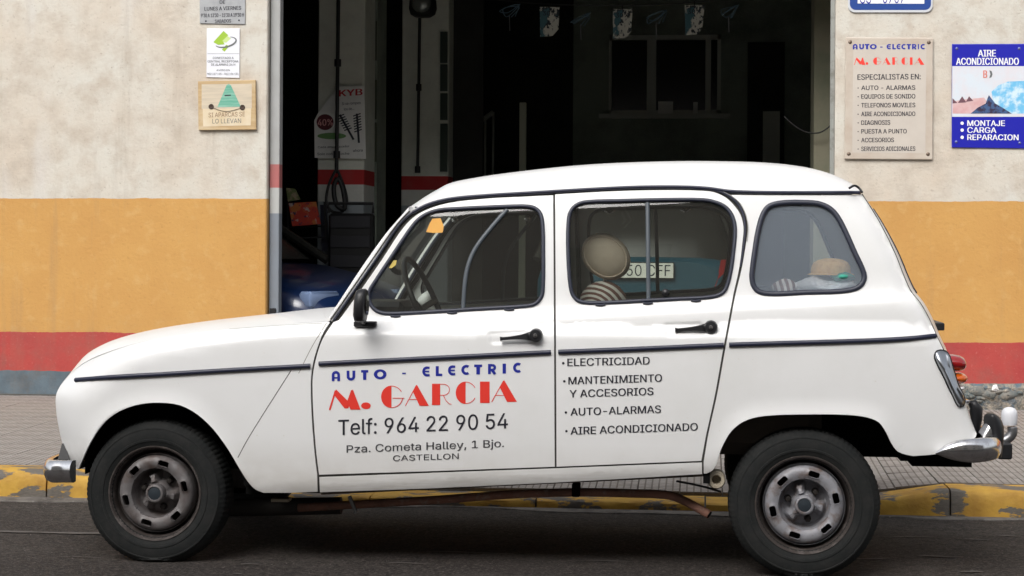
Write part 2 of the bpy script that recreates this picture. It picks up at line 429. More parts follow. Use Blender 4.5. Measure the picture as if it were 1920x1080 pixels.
_old = _b.inputs['Normal'].links[0].from_socket; _t.links.new(_old, _bp.inputs['Normal']); _t.links.new(_bp.outputs[0], _b.inputs['Normal'])
JOINT = mat('pavement_bed', (.12, .10, .085), .95, bump=(60, .4, .004))
TS = .2
nx0, nx1 = int(-5.2 / TS), int(3.8 / TS)
ny = int((YW - YK2) / TS) + 1
# bed below all the tiles; beyond the tiled part the bed sheet carries on as plain pavement
mb = MB()
gx = list(np.arange(-14, -3.39, .5)) + list(np.arange(-3.3, 3.4, .1)) + list(np.arange(3.5, 14.1, .5)); gy = [YK2] + list(np.arange(YK2 + .1, YW + .4, .1))
mb.grid([[Vector((x, y, pav(x, y) - .006)) for x in gx] for y in gy])
bed = mb.build('pavement', JOINT, smooth=True, kind='structure')
tm = MB(); h = TS / 2 - .0016
tm.cbox(-h, h, -h, h, -.02, 0, .002)
tme = None
cells = []
for i in range(nx0, nx1 + 1):
    for j in range(ny):
        cx, cy = (i + .5) * TS, YK2 + (j + .5) * TS
        if cy + h > YW: continue
        px = 960 + F * ((Vector((cx, cy, 0)) - CPOS).dot(_r)) / ((Vector((cx, cy, 0)) - CPOS).dot(_d))
        vis = (-40 < px < 200) or (1640 < px < 1960)
        cells.append((cx, cy, vis, (0 if vis else 1, cy, abs(px - 960))))
cells.sort(key=lambda c: c[3])
rest = MB()
for k, (cx, cy, vis, _) in enumerate(cells):
    e = .02; gxx = (pav(cx + e, cy) - pav(cx - e, cy)) / (2 * e); gyy = (pav(cx, cy + e) - pav(cx, cy - e)) / (2 * e)
    rr = random.Random(k); z = pav(cx, cy) + rr.uniform(-.0012, .0012)
    Mx = Matrix.Translation((cx, cy, z)) @ Matrix.Rotation(math.atan(gyy), 4, 'X') @ Matrix.Rotation(-math.atan(gxx), 4, 'Y')
    if k < 290 and vis:
        if tme is None:
            o = tm.build('tile', TILE, bed); tme = o.data
        else:
            o = bpy.data.objects.new('tile', tme); COL.objects.link(o); o.parent = bed
        o.matrix_local = Mx
    else: rest.cbox(-h, h, -h, h, -.02, 0, .002, M=Mx)
rest.build('tiles', TILE, bed, kind='stuff')

# ------------------------------------------------------------------ the garage building
XL = P(501, 300, YW).x; XRt = P(1565, 300, YW).x
ZTOP = 4.6; ZLIN = 3.35; RV = .32
zy = P(960, 374.8, YW).z; zr = P(960, 632, YW).z; zg = P(960, 707, YW).z
STU = mat('painted_render_wall', (.60, .525, .43), .88)
t, b = nodes(STU)
g = t.nodes.new('ShaderNodeNewGeometry'); sp = t.nodes.new('ShaderNodeSeparateXYZ'); t.links.new(g.outputs['Position'], sp.inputs[0])
def nz(scale, det=6, rough=.6, vec=None):
    n_ = t.nodes.new('ShaderNodeTexNoise'); n_.inputs['Scale'].default_value = scale; n_.inputs['Detail'].default_value = det; n_.inputs['Roughness'].default_value = rough
    if vec is None: t.links.new(g.outputs['Position'], n_.inputs['Vector'])
    else:
        mp_ = t.nodes.new('ShaderNodeMapping'); mp_.inputs['Scale'].default_value = vec; t.links.new(g.outputs['Position'], mp_.inputs[0]); t.links.new(mp_.outputs[0], n_.inputs['Vector'])
    return n_.outputs[0]
def mrange(sock, a, b_, c=0, d=1):
    r_ = t.nodes.new('ShaderNodeMapRange'); r_.inputs[1].default_value = a; r_.inputs[2].default_value = b_; r_.inputs[3].default_value = c; r_.inputs[4].default_value = d
    t.links.new(sock, r_.inputs[0]); return r_.outputs[0]
def mixc(f, a, b_, blend='MIX'):
    x_ = t.nodes.new('ShaderNodeMix'); x_.data_type = 'RGBA'; x_.blend_type = blend
    if isinstance(f, float): x_.inputs[0].default_value = f
    else: t.links.new(f, x_.inputs[0])
    for i_, c_ in ((6, a), (7, b_)):
        if isinstance(c_, tuple): x_.inputs[i_].default_value = (*c_, 1)
        else: t.links.new(c_, x_.inputs[i_])
    return x_.outputs[2]
def math_(op, a, b_):
    x_ = t.nodes.new('ShaderNodeMath'); x_.operation = op
    for i_, c_ in ((0, a), (1, b_)):
        if isinstance(c_, (int, float)): x_.inputs[i_].default_value = c_
        else: t.links.new(c_, x_.inputs[i_])
    return x_.outputs[0]
cream = mixc(mrange(nz(1.6), .38, .68), (.58, .56, .50), (.56, .49, .405))
cream = mixc(mrange(nz(7, 8), .44, .70), cream, (.47, .41, .34))
cream = mixc(mrange(nz(48, 6, .7), .60, .76), cream, (.31, .26, .21))
cream = mixc(mrange(nz(3.0, 4, .5, (1, 1, .25)), .55, .8), cream, (.58, .565, .54))
yel = mixc(mrange(nz(2.2), .4, .7), (.54, .300, .090), (.50, .265, .078))
yel = mixc(mrange(nz(30, 8, .7), .58, .72), yel, (.44, .235, .07))
yel = mixc(mrange(nz(12, 6), .55, .75), yel, (.56, .335, .12))
red = mixc(mrange(nz(5), .4, .7), (.41, .060, .050), (.37, .046, .044))
red = mixc(mrange(nz(60), .6, .75), red, (.46, .13, .11))
gry = mixc(mrange(nz(9), .4, .65), (.115, .155, .185), (.085, .11, .13))
rub = mixc(mrange(nz(16, 8, .7), .42, .6), (.36, .31, .25), (.10, .12, .12))
# crumbled base only right of the doorway
rx = mrange(sp.outputs[0], 1.5, 1.7)
rubm = math_('MULTIPLY', rx, mrange(nz(11, 7, .65), .42, .5))
gry = mixc(rubm, gry, rub)
zz = math_('ADD', math_('ADD', sp.outputs[2], mrange(nz(14, 4), 0, 1, -.007, .007)), mrange(nz(1.7, 3), 0, 1, -.012, .012))
c1 = mixc(mrange(zz, zg - .001, zg + .001), gry, red)
c2 = mixc(mrange(zz, zr - .001, zr + .001), c1, yel)
c3 = mixc(mrange(zz, zy - .001, zy + .001), c2, cream)
# grime: rain streaks, and splashes above the pavement
c3 = mixc(mrange(nz(1, 6, .6, (9, 9, .7)), .56, .82, 0, .34), c3, (.22, .17, .12))
spl = math_('MULTIPLY', mrange(sp.outputs[2], .75, .15, 0, 1), mrange(nz(6, 8, .7), .45, .75, 0, .8)); c3 = mixc(spl, c3, (.15, .12, .095))
t.links.new(c3, b.inputs['Base Color'])
bp = t.nodes.new('ShaderNodeBump'); bp.inputs['Strength'].default_value = .55; bp.inputs['Distance'].default_value = .008
hsum = math_('ADD', nz(38, 7, .65), math_('MULTIPLY', nz(9, 4), .7)); t.links.new(hsum, bp.inputs['Height'])
bp2 = t.nodes.new('ShaderNodeBump'); bp2.inputs['Strength'].default_value = 1; bp2.inputs['Distance'].default_value = .05
lowm = math_('MULTIPLY', math_('MULTIPLY', mrange(sp.outputs[2], zg, zg - .03), rx), nz(13, 6, .6)); t.links.new(lowm, bp2.inputs['Height']); t.links.new(bp.outputs[0], bp2.inputs['Normal'])
t.links.new(bp2.outputs[0], b.inputs['Normal'])

bld = thing('garage_building', 'cream garage front with ochre, red and grey painted bands and a wide dark doorway', 'building', (0, YW, 0))
def wall_slab(x0, x1, z0, z1, name='front_wall', m=STU, nx=2, nz_=2):
    mb = MB().box(x0, x1, YW, YW + RV, z0, z1); return mb.build(name, m, bld)
wall_slab(-9, XL, ZW - .1, ZTOP); wall_slab(XRt, 9, ZW - .1, ZTOP); wall_slab(XL, XRt, ZLIN, ZTOP, 'lintel')
# plaster corner bead left of the opening and the sheet metal angle on the right
CB = bpy.data.materials.get('painted_render_wall')
MB().cbox(XL - .05, XL - .004, YW - .006, YW + .01, ZW, ZLIN, .003).build('corner_bead', STU, bld)
MET = mat('galvanised_edge', (.30, .31, .29), .5, metal=.4, noise=(20, (.2, .2, .18), .5, .7))
MB().box(XRt - .030, XRt - .0015, YW + .03, YW + .05, ZW, ZLIN).build('edge_strip', MET, bld)
# painted reveals
def bands(name, stops, low):
    """paint bands: list of (z, colour) from low to high"""
    m_ = bpy.data.materials.new(name); m_.use_nodes = True; global t, g
    t = m_.node_tree; b_ = t.nodes['Principled BSDF']; b_.inputs['Roughness'].default_value = .8
    g = t.nodes.new('ShaderNodeNewGeometry'); s_ = t.nodes.new('ShaderNodeSeparateXYZ'); t.links.new(g.outputs['Position'], s_.inputs[0])
    c_ = low
    for z_, col in stops: c_ = mixc(mrange(s_.outputs[2], z_ - .002, z_ + .002), c_, col)
    c_ = mixc(mrange(nz(8, 6), .45, .8), c_, (.18, .17, .15)) if False else c_
    x_ = mixc(mrange(nz(8, 6), .45, .8, 0, .2), c_, (.16, .15, .13)); t.links.new(x_, b_.inputs['Base Color'])
    return m_
zj = [P(513, q, YW + .05).z for q in (400, 352, 308)]
REV = bands('reveal_paint', [(zj[0], (.42, .43, .42)), (zj[1], (.40, .13, .125)), (zj[2], (.37, .375, .37))], (.20, .225, .26))
xp = P(524, 300, YW + .05).x; MB().cbox(XL + .006, xp, YW + .05, YW + .14, ZW, ZLIN, .004).build('door_post', REV, bld)
c = P(512, 582, YW + .045); MB().cbox(c.x - .022, c.x + .02, YW + .035, YW + .05, c.z - .02, c.z + .015, .003).build('door_stop', BLACK, bld)
# interior
YI0, YI1 = YW + RV, 13.0
XI0, XI1 = P(525, 300, YW + RV).x - 4.0, P(1530, 200, YI1).x + .2
zfl = ZW + .01
GFL = mat('oily_concrete_floor', (.10, .095, .085), .6, noise=(3, (.05, .047, .042), .4, .7))
MB().box(XI0 - .3, XI1 + .3, YI0 - RV - .02, YI1, zfl - .2, zfl).build('garage_floor', GFL, bld)
s1 = [P(640, q, 8.3).z for q in (346, 318)]
s1l = P(640, 378, 8.3).z
INW = bands('interior_wall_paint', [(s1l, (.70, .70, .64)), (s1[0], (.50, .03, .03)), (s1[1], (.76, .78, .68))], (.36, .40, .42))
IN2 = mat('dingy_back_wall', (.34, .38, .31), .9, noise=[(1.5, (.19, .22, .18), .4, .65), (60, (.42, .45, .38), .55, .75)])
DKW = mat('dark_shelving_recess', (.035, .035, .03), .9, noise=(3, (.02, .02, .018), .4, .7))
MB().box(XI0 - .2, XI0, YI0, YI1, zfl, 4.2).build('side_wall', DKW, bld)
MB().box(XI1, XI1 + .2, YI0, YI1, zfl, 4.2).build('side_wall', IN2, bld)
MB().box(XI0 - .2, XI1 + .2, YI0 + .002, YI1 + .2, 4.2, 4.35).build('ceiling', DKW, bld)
# back wall with a window opening
wx0, wx1 = P(1142, 100, YI1).x, P(1352, 100, YI1).x; wz1, wz0 = P(1250, 66, YI1).z, P(1250, 214, YI1).z
bx = P(1075, 100, YI1).x
mb = MB(); mb.box(bx, wx0, YI1, YI1 + .2, zfl, 4.2); mb.box(wx1, XI1 + .2, YI1, YI1 + .2, zfl, 4.2); mb.box(wx0, wx1, YI1, YI1 + .2, zfl, wz0); mb.box(wx0, wx1, YI1, YI1 + .2, wz1, 4.2)
mb.build('back_wall', IN2, bld)
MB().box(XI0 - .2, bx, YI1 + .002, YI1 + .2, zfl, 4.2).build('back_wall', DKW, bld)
FRM = mat('grey_window_frame', (.62, .64, .56), .7)
win = MB(); e = .03
for a, b_, c, d in [(wx0, wx1, wz1 - .05, wz1), (wx0, wx1, wz0, wz0 + .04), (wx0, wx0 + .03, wz0, wz1), (wx1 - .04, wx1, wz0, wz1)]: win.box(a, b_, YI1 - .03, YI1 + .03, c, d)
xm = P(1222, 100, YI1).x; win.box(xm - .05, xm + .05, YI1 - .028, YI1 + .03, wz0 + .002, wz1 - .002); xm2 = P(1328, 100, YI1).x; win.box(xm2 - .03, xm2 + .03, YI1 - .027, YI1 + .03, wz0 + .002, wz1 - .002)
win.box(wx0 - .1, wx1 + .1, YI1 - .10, YI1 + .02, wz0 - .05, wz0 - .001)
wn = win.build('window', FRM, bld)
MB().box(wx0, wx1, YI1 + .05, YI1 + .06, wz0, wz1).build('pane', mat('dark_pane', (.02, .022, .02), .15), wn)
WCARD = mat('pale_card', (.85, .85, .78), .8)
a, b_ = P(1234, 192, YI1 - .09), P(1262, 210, YI1 - .09); MB().box(a.x, b_.x, YI1 - .09, YI1 - .07, wz0, wz0 + .13).build('note_card', WCARD, wn)
a = P(1303, 200, YI1 - .09); MB().box(a.x - .02, a.x + .03, YI1 - .09, YI1 - .06, wz0, wz0 + .12).build('bottle', WCARD, wn)
# dark doorway right of the window, switches beside it
a, b_ = P(1402, 80, YI1), P(1470, 300, YI1)
MB().box(a.x, b_.x, YI1 - .04, YI1 - .001, zfl, a.z).build('inner_door', DKW, bld)
sw = MB()
for q in (246, 262, 280, 296): c = P(1446, q, YI1 - .05); sw.box(c.x - .06, c.x + .06, YI1 - .06, YI1 - .045, c.z - .05, c.z + .05)
a = P(1446, 270, YI1 - .04); sw.box(a.x - .09, a.x + .09, YI1 - .045, YI1 - .001, a.z - .35, a.z + .35); sw.build('switch_board', FRM, bld)
# pillars (left one nearer)
def pillar(x0, x1, y, dpt, name='pillar'):
    a, b_ = P(x0, 200, y), P(x1, 200, y)
    return MB().cbox(a.x, b_.x, y, y + dpt, zfl, 4.2, .01).build(name, INW, bld), a.x, b_.x
p1, p1a, p1b = pillar(596, 683, 8.3, .5)
a = P(686, 200, 8.9)
MB().box(a.x, P(709, 200, 8.9).x, 8.85, 9.3, zfl, 4.2).build('wall_return', IN2, bld)
p2, p2a, p2b = pillar(753, 841, 9.6, .5)
MB().box(P(843, 1, 9.9).x, P(846, 1, 9.9).x + .30, 9.9, 9.95, zfl, 4.2).build('shelf_back', DKW, bld)
# rear half of the right side is closed by a cream pier near the opening
a, b_ = P(1527, 100, YW + 1.5), P(1575, 100, YW + 1.5)
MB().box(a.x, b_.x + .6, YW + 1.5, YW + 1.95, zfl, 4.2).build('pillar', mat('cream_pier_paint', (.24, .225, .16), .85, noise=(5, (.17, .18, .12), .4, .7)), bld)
# frames on the side of the second pillar
sm = MB()
for q0, q1 in ((60, 118), (121, 171), (175, 225), (232, 322)):
    a, b_ = P(826, q0, 9.59), P(839, q1, 9.59); sm.box(a.x, b_.x, 9.57, 9.598, b_.z, a.z)
sm.build('frame_panel', mat('green_black_panel', (.03, .05, .035), .6), bld)
sm = MB()
for q in (40, 150, 230):
    a, b_ = P(690, q, 8.84), P(706, q + 80, 8.84); sm.box(a.x, b_.x, 8.82, 8.848, b_.z + .03, a.z)
sm.build('frame_panel', mat('olive_panel', (.07, .08, .045), .6), bld)

# pipes and hoses in front of the pillars
CAST = mat('dark_pipe', (.015, .015, .015), .5)
def vpipe(x0, x1, y0, y1, Yq, r, label, joint):
    o = thing('drop_pipe', label, 'pipe', (P(x1, y1, Yq).x, Yq, P(x1, y1, Yq).z))
    a, b_ = P(x0, y0, Yq), P(x1, y1, Yq)
    MB().tube([a, b_], r, 10).build('pipe', CAST, o, smooth=True, sharp=50)
    for q in joint: c = a.lerp(b_, (q - y0) / (y1 - y0)); MB().lathe([(0, -.03), (r * 1.8, -.03), (r * 1.8, .03), (0, .03)], 14, c).build('coupling', CAST, o, smooth=True, sharp=40)
    return o
vpipe(635, 631, -60, 325, 8.18, .016, 'dark vertical pipe passing in front of the pillar with the poster', (118, 290))
vpipe(787, 783, 30, 322, 9.45, .014, 'thin dark pipe on the cream pillar below the round black lamp', (164, 318))
# hose loop at the foot of the first pipe
hz = thing('air_hose', 'black hose hanging in a loop below the pipe by the poster', 'hose', P(628, 400, 8.12))
hp = crom([tuple(P(a, b_, 8.12)) for a, b_ in [(630, 318), (617, 345), (612, 380), (622, 396), (640, 398), (650, 380), (645, 350), (634, 322)]], 6)
MB().tube(hp, .012, 8, closed=True).build('hose', CAST, hz, smooth=True)
hp = crom([tuple(P(a, b_, 8.1)) for a, b_ in [(634, 330), (626, 350), (632, 385), (645, 392), (644, 360), (636, 335)]], 6)
MB().tube(hp, .02, 8, closed=True).build('hose', CAST, hz, smooth=True)
# round black lamp
lp = thing('round_lamp', 'black round workshop lamp at the top of the cream pillar', 'lamp', P(793, 10, 9.3))
c = P(793, 8, 9.3)
MB().lathe([(0, -.12), (.07, -.115), (.11, -.09), (.125, -.04), (.12, .03), (.08, .09), (0, .1)], 22, c).build('lamp_head', CAST, lp, smooth=True)
MB().lathe([(.09, 0), (.085, -.03), (.05, -.045), (0, -.05)], 20, c + Vector((.0, -.1, 0)), ax='y').build('lamp_glass', mat('lamp_glass_dull', (.25, .27, .25), .15, metal=.5), lp, smooth=True)
MB().tube([c + Vector((0, 0, .1)), c + Vector((0, 0, .9))], .012, 8).build('lamp_stem', CAST, lp)

# ------------------------------------------------------------------ lettering
_cap = {}
try:      # Blender's own interface typeface; its built-in one if that is not there
    import os
    FONT = bpy.data.fonts.load(os.path.join(bpy.utils.system_resource('DATAFILES'), 'fonts', 'Inter.woff2'))
except Exception: FONT = None
_gl = {}
def glyph(ch):
    """outline of one letter filled with the non-zero rule"""
    if ch in _gl: return _gl[ch]
    cu = bpy.data.curves.new('letters', 'FONT'); cu.body = ch; cu.size = 1; cu.resolution_u = 3; cu.fill_mode = 'NONE'
    if FONT is not None: cu.font = FONT
    o = bpy.data.objects.new('letters', cu); me = bpy.data.meshes.new_from_object(o); bpy.data.objects.remove(o)
    V = [(p.co.x, p.co.y) for p in me.vertices]; nb = {}
    for e in me.edges: a, b_ = e.vertices; nb.setdefault(a, []).append(b_); nb.setdefault(b_, []).append(a)
    bpy.data.meshes.remove(me); seen = set(); loops = []
    for st_ in range(len(V)):
        if st_ in seen or st_ not in nb: continue
        lp = [st_]; seen.add(st_); cur = st_; 
        nxt = st_ + 1 if st_ + 1 in nb[st_] else nb[st_][0]
        while nxt not in seen: lp.append(nxt); seen.add(nxt); k = [q for q in nb[nxt] if q not in seen]; nxt = k[0] if k else st_
        pts = [V[i] for i in lp]; pts = [p for i, p in enumerate(pts) if math.hypot(p[0] - pts[i - 1][0], p[1] - pts[i - 1][1]) > 1e-5]
        if len(pts) > 2: loops.append(pts)
    if not loops: _gl[ch] = (np.zeros((0, 2)), []); return _gl[ch]
    vs = []; es = []
    for lp in loops: b0 = len(vs); vs += [Vector(p) for p in lp]; es += [(b0 + i, b0 + (i + 1) % len(lp)) for i in range(len(lp))]
    rv, re_, rf, *_ = delaunay_2d_cdt(vs, es, [], 0, 1e-7); rv = np.array([(p[0], p[1]) for p in rv]); c = np.array([rv[list(f)].mean(0) for f in rf]); wn = np.zeros(len(c))
    for lp in loops:
        ar = sum(lp[i - 1][0] * lp[i][1] - lp[i][0] * lp[i - 1][1] for i in range(len(lp))); wn += np.where(inpoly(c[:, 0], c[:, 1], lp), 1 if ar > 0 else -1, 0)
    fs = []
    for f, k in zip(rf, wn):
        if k == 0: continue
        p = rv[list(f)]; ar = (p[1][0] - p[0][0]) * (p[2][1] - p[0][1]) - (p[1][1] - p[0][1]) * (p[2][0] - p[0][0])
        if abs(ar) > 1e-12: fs.append(tuple(f) if ar > 0 else tuple(f[::-1]))
    _gl[ch] = (rv, fs); return _gl[ch]
_adv = {}
def advance(ch):
    if ch not in _adv:
        def wid(t_):
            cu = bpy.data.curves.new('letters', 'FONT'); cu.body = t_; cu.size = 1; cu.fill_mode = 'NONE'
            if FONT is not None: cu.font = FONT
            o = bpy.data.objects.new('letters', cu); me = bpy.data.meshes.new_from_object(o); bpy.data.objects.remove(o); q = [p.co.x for p in me.vertices]; bpy.data.meshes.remove(me); return max(q)
        _adv[ch] = wid('H' + ch + 'H') - wid('HH')
    return _adv[ch]
def text2d(s, bold=0.0, spacing=1.0):
    V = []; Fc = []; x = 0.0
    for ch in s:
        if ch != ' ':
            v, f = glyph(ch); b0 = len(V); V += [(p[0] + x, p[1]) for p in v]; Fc += [tuple(i + b0 for i in q) for q in f]
        x += advance(ch) * spacing
    return np.array(V), Fc
def capH():
    if 'h' not in _cap:
        v, f = text2d('H'); _cap['h'] = v[:, 1].max()
    return _cap['h']
def put(q, surf, off):
    return sidepts(q, off) if surf is onside else [surf(a_, b_, off) for a_, b_ in q]
def onpx(v, f, x0, x1, cap, p0, p1, h, surf, off, dx=0.0):
    """put 2-d shapes (x from x0..x1, y 0..cap) on a surface between two photo points on the base line, letters h px tall"""
    p0 = np.array(p0, float); p1 = np.array(p1, float); dd = (p1 - p0)
    q = [(p0[0] + dd[0] * (x - x0) / (x1 - x0) + dx, p0[1] + dd[1] * (x - x0) / (x1 - x0) - y / cap * h) for x, y in v]
    return put(q, surf, off), f
def letters(s, p0, p1, h, surf, m_, parent, bold=0.0, name='lettering', off=.0012, spacing=1.0):
    v, f = text2d(s, 0.0, spacing); mb = MB(); b_ = bold * h * 1.3
    for k, dx in enumerate([0] if bold < .006 else [-b_, 0, b_]):
        vs, fs = onpx(v, f, v[:, 0].min(), v[:, 0].max(), capH(), p0, p1, h, surf, off + .0003 * k, dx); mb.add(vs, fs)
    return mb.build(name, m_, parent)
def ribbon(pts, w, closed=False):
    """flat stroke of width w through 2-d points; w may be a list"""
    n = len(pts); ws = w if isinstance(w, (list, tuple)) else [w] * n; v = []
    for i in range(n):
        a = pts[(i - 1) % n] if (closed or i) else pts[i]; b_ = pts[(i + 1) % n] if (closed or i < n - 1) else pts[i]
        dx, dy = b_[0] - a[0], b_[1] - a[1]; L = math.hypot(dx, dy) or 1
        nx_, ny_ = -dy / L, dx / L
        v.append((pts[i][0] + nx_ * ws[i] / 2, pts[i][1] + ny_ * ws[i] / 2)); v.append((pts[i][0] - nx_ * ws[i] / 2, pts[i][1] - ny_ * ws[i] / 2))
    f = [(2 * i, 2 * i + 1, 2 * ((i + 1) % n) + 1, 2 * ((i + 1) % n)) for i in range(n if closed else n - 1)]
    return v, f
def arc(cx, cy, rx, ry, a0, a1, n=16): return [(cx + rx * math.cos(math.radians(a0 + (a1 - a0) * i / n)), cy + ry * math.sin(math.radians(a0 + (a1 - a0) * i / n))) for i in range(n + 1)]
# rounded poster letters of "AUTO - ELECTRIC": strokes in a box about .8 wide and 1 tall
W_ = .26
ROUND = {
 'A': [(arc(.4, .58, .27, .29, 180, 0) , W_), ([(.13, .0), (.13, .60)], W_), ([(.67, 0), (.67, .60)], W_), ([(.2, .33), (.6, .33)], .14)],
 'U': [([(.13, 1), (.13, .40)], W_), (arc(.4, .40, .27, .27, 180, 360), W_), ([(.67, .38), (.67, 1)], W_)],
 'T': [([(.0, .87), (.8, .87)], W_), ([(.4, .76), (.4, 0)], .36)],
 'O': [(arc(.43, .5, .32, .38, 0, 360, 26), .23)],
 '-': [([(.15, .42), (.65, .42)], .2)],
 'E': [(arc(.45, .5, .33, .37, 75, 285, 22), W_), ([(.53, .87), (.72, .86)], W_ - .03), ([(.53, .13), (.72, .14)], W_ - .03), ([(.2, .5), (.68, .5)], .15)],
 'L': [([(.18, 1), (.18, .0)], .36), ([(.3, .12), (.78, .12)], W_ - .02)],
 'C': [(arc(.47, .5, .34, .37, 55, 305, 22), W_)],
 'R': [([(.13, 0), (.13, 1)], W_), ([(.2, .88), (.42, .88)], W_ - .02), (arc(.42, .66, .2, .22, 90, -90, 12), W_ - .03), ([(.42, .44), (.2, .44)], .18), ([(.36, .42), (.64, .0)], W_)],
 'I': [([(.4, 0), (.4, 1)], .46)],
}
def deco_line(spec, glyphs, surf, m_, parent, name, off=.0012):
    """spec: (letter, left px, right px, base y px, height px)"""
    for ch, xa, xb, yb, hh in spec:
        mb = MB(); k = 0
        for st in glyphs[ch]:
            v, f = (ribbon(*st) if isinstance(st, tuple) else (st, [tuple(range(len(st)))]))
            mb.add(put([(xa + (xb - xa) * x / .8, yb - hh * y) for x, y in v], surf, off + .00025 * (k % 5)), f); k += 1
        mb.build('letter', m_, parent)
# fat-and-thin letters of "M. GARCIA": filled polygons (lists) and hair strokes (tuples)
HL = .028
def half(cx, cy, rx, ry): return arc(cx, cy, rx, ry, 90, 270, 18)
FAT = {
 'M': [[(.19, 1.0), (.45, .28), (.60, .28), (.38, .0), (.17, .78)][::1], ([(.17, .95), (.01, .0)], HL + .02), [(.62, 1.0), (.82, 0.02), (.55, .02), (.36, .12), (.52, .62)][::1], ],
 'G': [half(.38, .5, .37, .5) , (arc(.38, .5, .40, .48, 90, 28, 10), HL), (arc(.38, .5, .40, .48, -90, -8, 10), HL), ([(.42, .44), (.84, .44)], HL), ([(.78, .44), (.78, .40)], HL)],
 'A': [[(.42, 1.0), (.86, 0), (.52, 0), (.27, .68)], ([(.40, .96), (.0, 0)], HL), ([(.13, .30), (.5, .30)], HL)],
 'R': [[(.0, 0), (.36, 0), (.36, 1), (.0, 1)], (arc(.5, .72, .27, .26, 90, -90, 14), HL), ([(.36, .98), (.5, .98)], HL), ([(.36, .46), (.5, .46)], HL), (arc(.62, .30, .22, .24, 140, 250, 8)[::1] if False else [(.5, .45), (.62, .2), (.76, .06), (.86, .04)], HL)],
 'C': [half(.40, .5, .39, .5), (arc(.40, .5, .42, .48, 90, 28, 10), HL), (arc(.40, .5, .42, .48, -90, -28, 10), HL)],
 'I': [[(.0, 0), (.8, 0), (.8, 1), (.0, 1)]],
 '.': [arc(.4, .5, .4, .5, 0, 342, 19)],
}
FAT['M'] = [[(.17, 1.0), (.55, .32), (.50, .06), (.40, .06), (.12, .72)], ([(.16, .94), (.0, -.02)], HL + .02), [(.62, 1.0), (.83, 0.0), (.56, 0.0), (.48, .36), (.47, .42)], ([(.60, .96), (.44, .12)], .05)]

# ------------------------------------------------------------------ car: the side surface
def zt(x): return ZT0 + (ZT1 - ZT0) * (x - XT0) / (XT1 - XT0)
_a, _b2 = P(145, 712, 0), P(1754, 631, 0); XT0, ZT0, XT1, ZT1 = _a.x, _a.z, _b2.x, _b2.z
QT = np.array([-.60, -.50, -.465, -.44, -.36, -.25, -.10, 0, .09, .120, .140, .160, .185, .30, .45, .58, .75])
QY = np.array([.085, .044, .028, .020, .013, .006, .001, 0, .002, .005, .011, .024, .034, .055, .088, .122, .19])
def _pchip():
    h = np.diff(QT); dl = np.diff(QY) / h; m_ = np.zeros(len(QT)); m_[0] = dl[0]; m_[-1] = dl[-1]
    for i in range(1, len(QT) - 1):
        if dl[i - 1] * dl[i] > 0: w1, w2 = 2 * h[i] + h[i - 1], h[i] + 2 * h[i - 1]; m_[i] = (w1 + w2) / (w1 / dl[i - 1] + w2 / dl[i])
    return m_
QM = _pchip()
def prof(q):
    q = np.clip(q, QT[0], QT[-1] - 1e-6); i = np.clip(np.searchsorted(QT, q, side='right') - 1, 0, len(QT) - 2); h = QT[i + 1] - QT[i]; s = (q - QT[i]) / h
    return (2 * s ** 3 - 3 * s ** 2 + 1) * QY[i] + (s ** 3 - 2 * s ** 2 + s) * h * QM[i] + (-2 * s ** 3 + 3 * s ** 2) * QY[i + 1] + (s ** 3 - s ** 2) * h * QM[i + 1]
# edge that runs along the bonnet shoulder and down round the nose: px, py, guessed Y, curl depth, curl length
WPX = [(614, 603, .04, .022, .05), (520, 609, .045, .026, .055), (430, 617, .05, .03, .06), (340, 628, .055, .034, .07), (265, 642, .06, .04, .09), (205, 660, .075, .055, .13), (160, 680, .10, .08, .19), (128, 705, .13, .11, .24), (105.8, 738, .145, .12, .27), (105.8, 775, .15, .125, .28), (112.8, 815, .145, .12, .26), (123, 852, .13, .10, .22), (137, 881, .11, .08, .16)]
WC = crom(WPX, 6)
W3 = [P(a, b_, y) for a, b_, y, _, _ in WC]; WXZ = [(v.x, v.z) for v in W3]; WD = np.array([c[3] for c in WC]); WL = np.array([c[4] for c in WC])
ARF = [(145, 884), (152, 868), (166, 836), (184, 806), (204, 784), (230, 768), (262, 758), (300, 755), (338, 760), (370, 777), (400, 805), (428, 843), (447, 875), (464, 902), (478, 917), (494, 924)]
ARR = [(1324, 888), (1336, 882), (1344, 868), (1351, 845), (1359, 828), (1370, 810), (1388, 794), (1411, 784), (1444, 779), (1517, 777), (1590, 778), (1627, 783), (1648, 792), (1661, 810), (1673, 834), (1684, 847), (1708, 855)]
def flatxz(pts, Y=0.0, n=4):
    return [(v.x, v.z) for v in (P(a, b_, Y) for a, b_ in crom(pts, n))]
ARFX, ARRX = [[(v.x, v.y) for v in resample([Vector((a_, b_, 0)) for a_, b_ in flatxz(q, .005)], 36)] for q in (ARF, ARR)]
REARPX = [(1616, 364), (1644, 408), (1676, 471), (1697, 524), (1708, 547), (1725, 568), (1743, 600), (1757, 632), (1771, 660), (1790, 705), (1809, 758), (1820, 788), (1831, 814)]
REARX = flatxz(REARPX, .03)
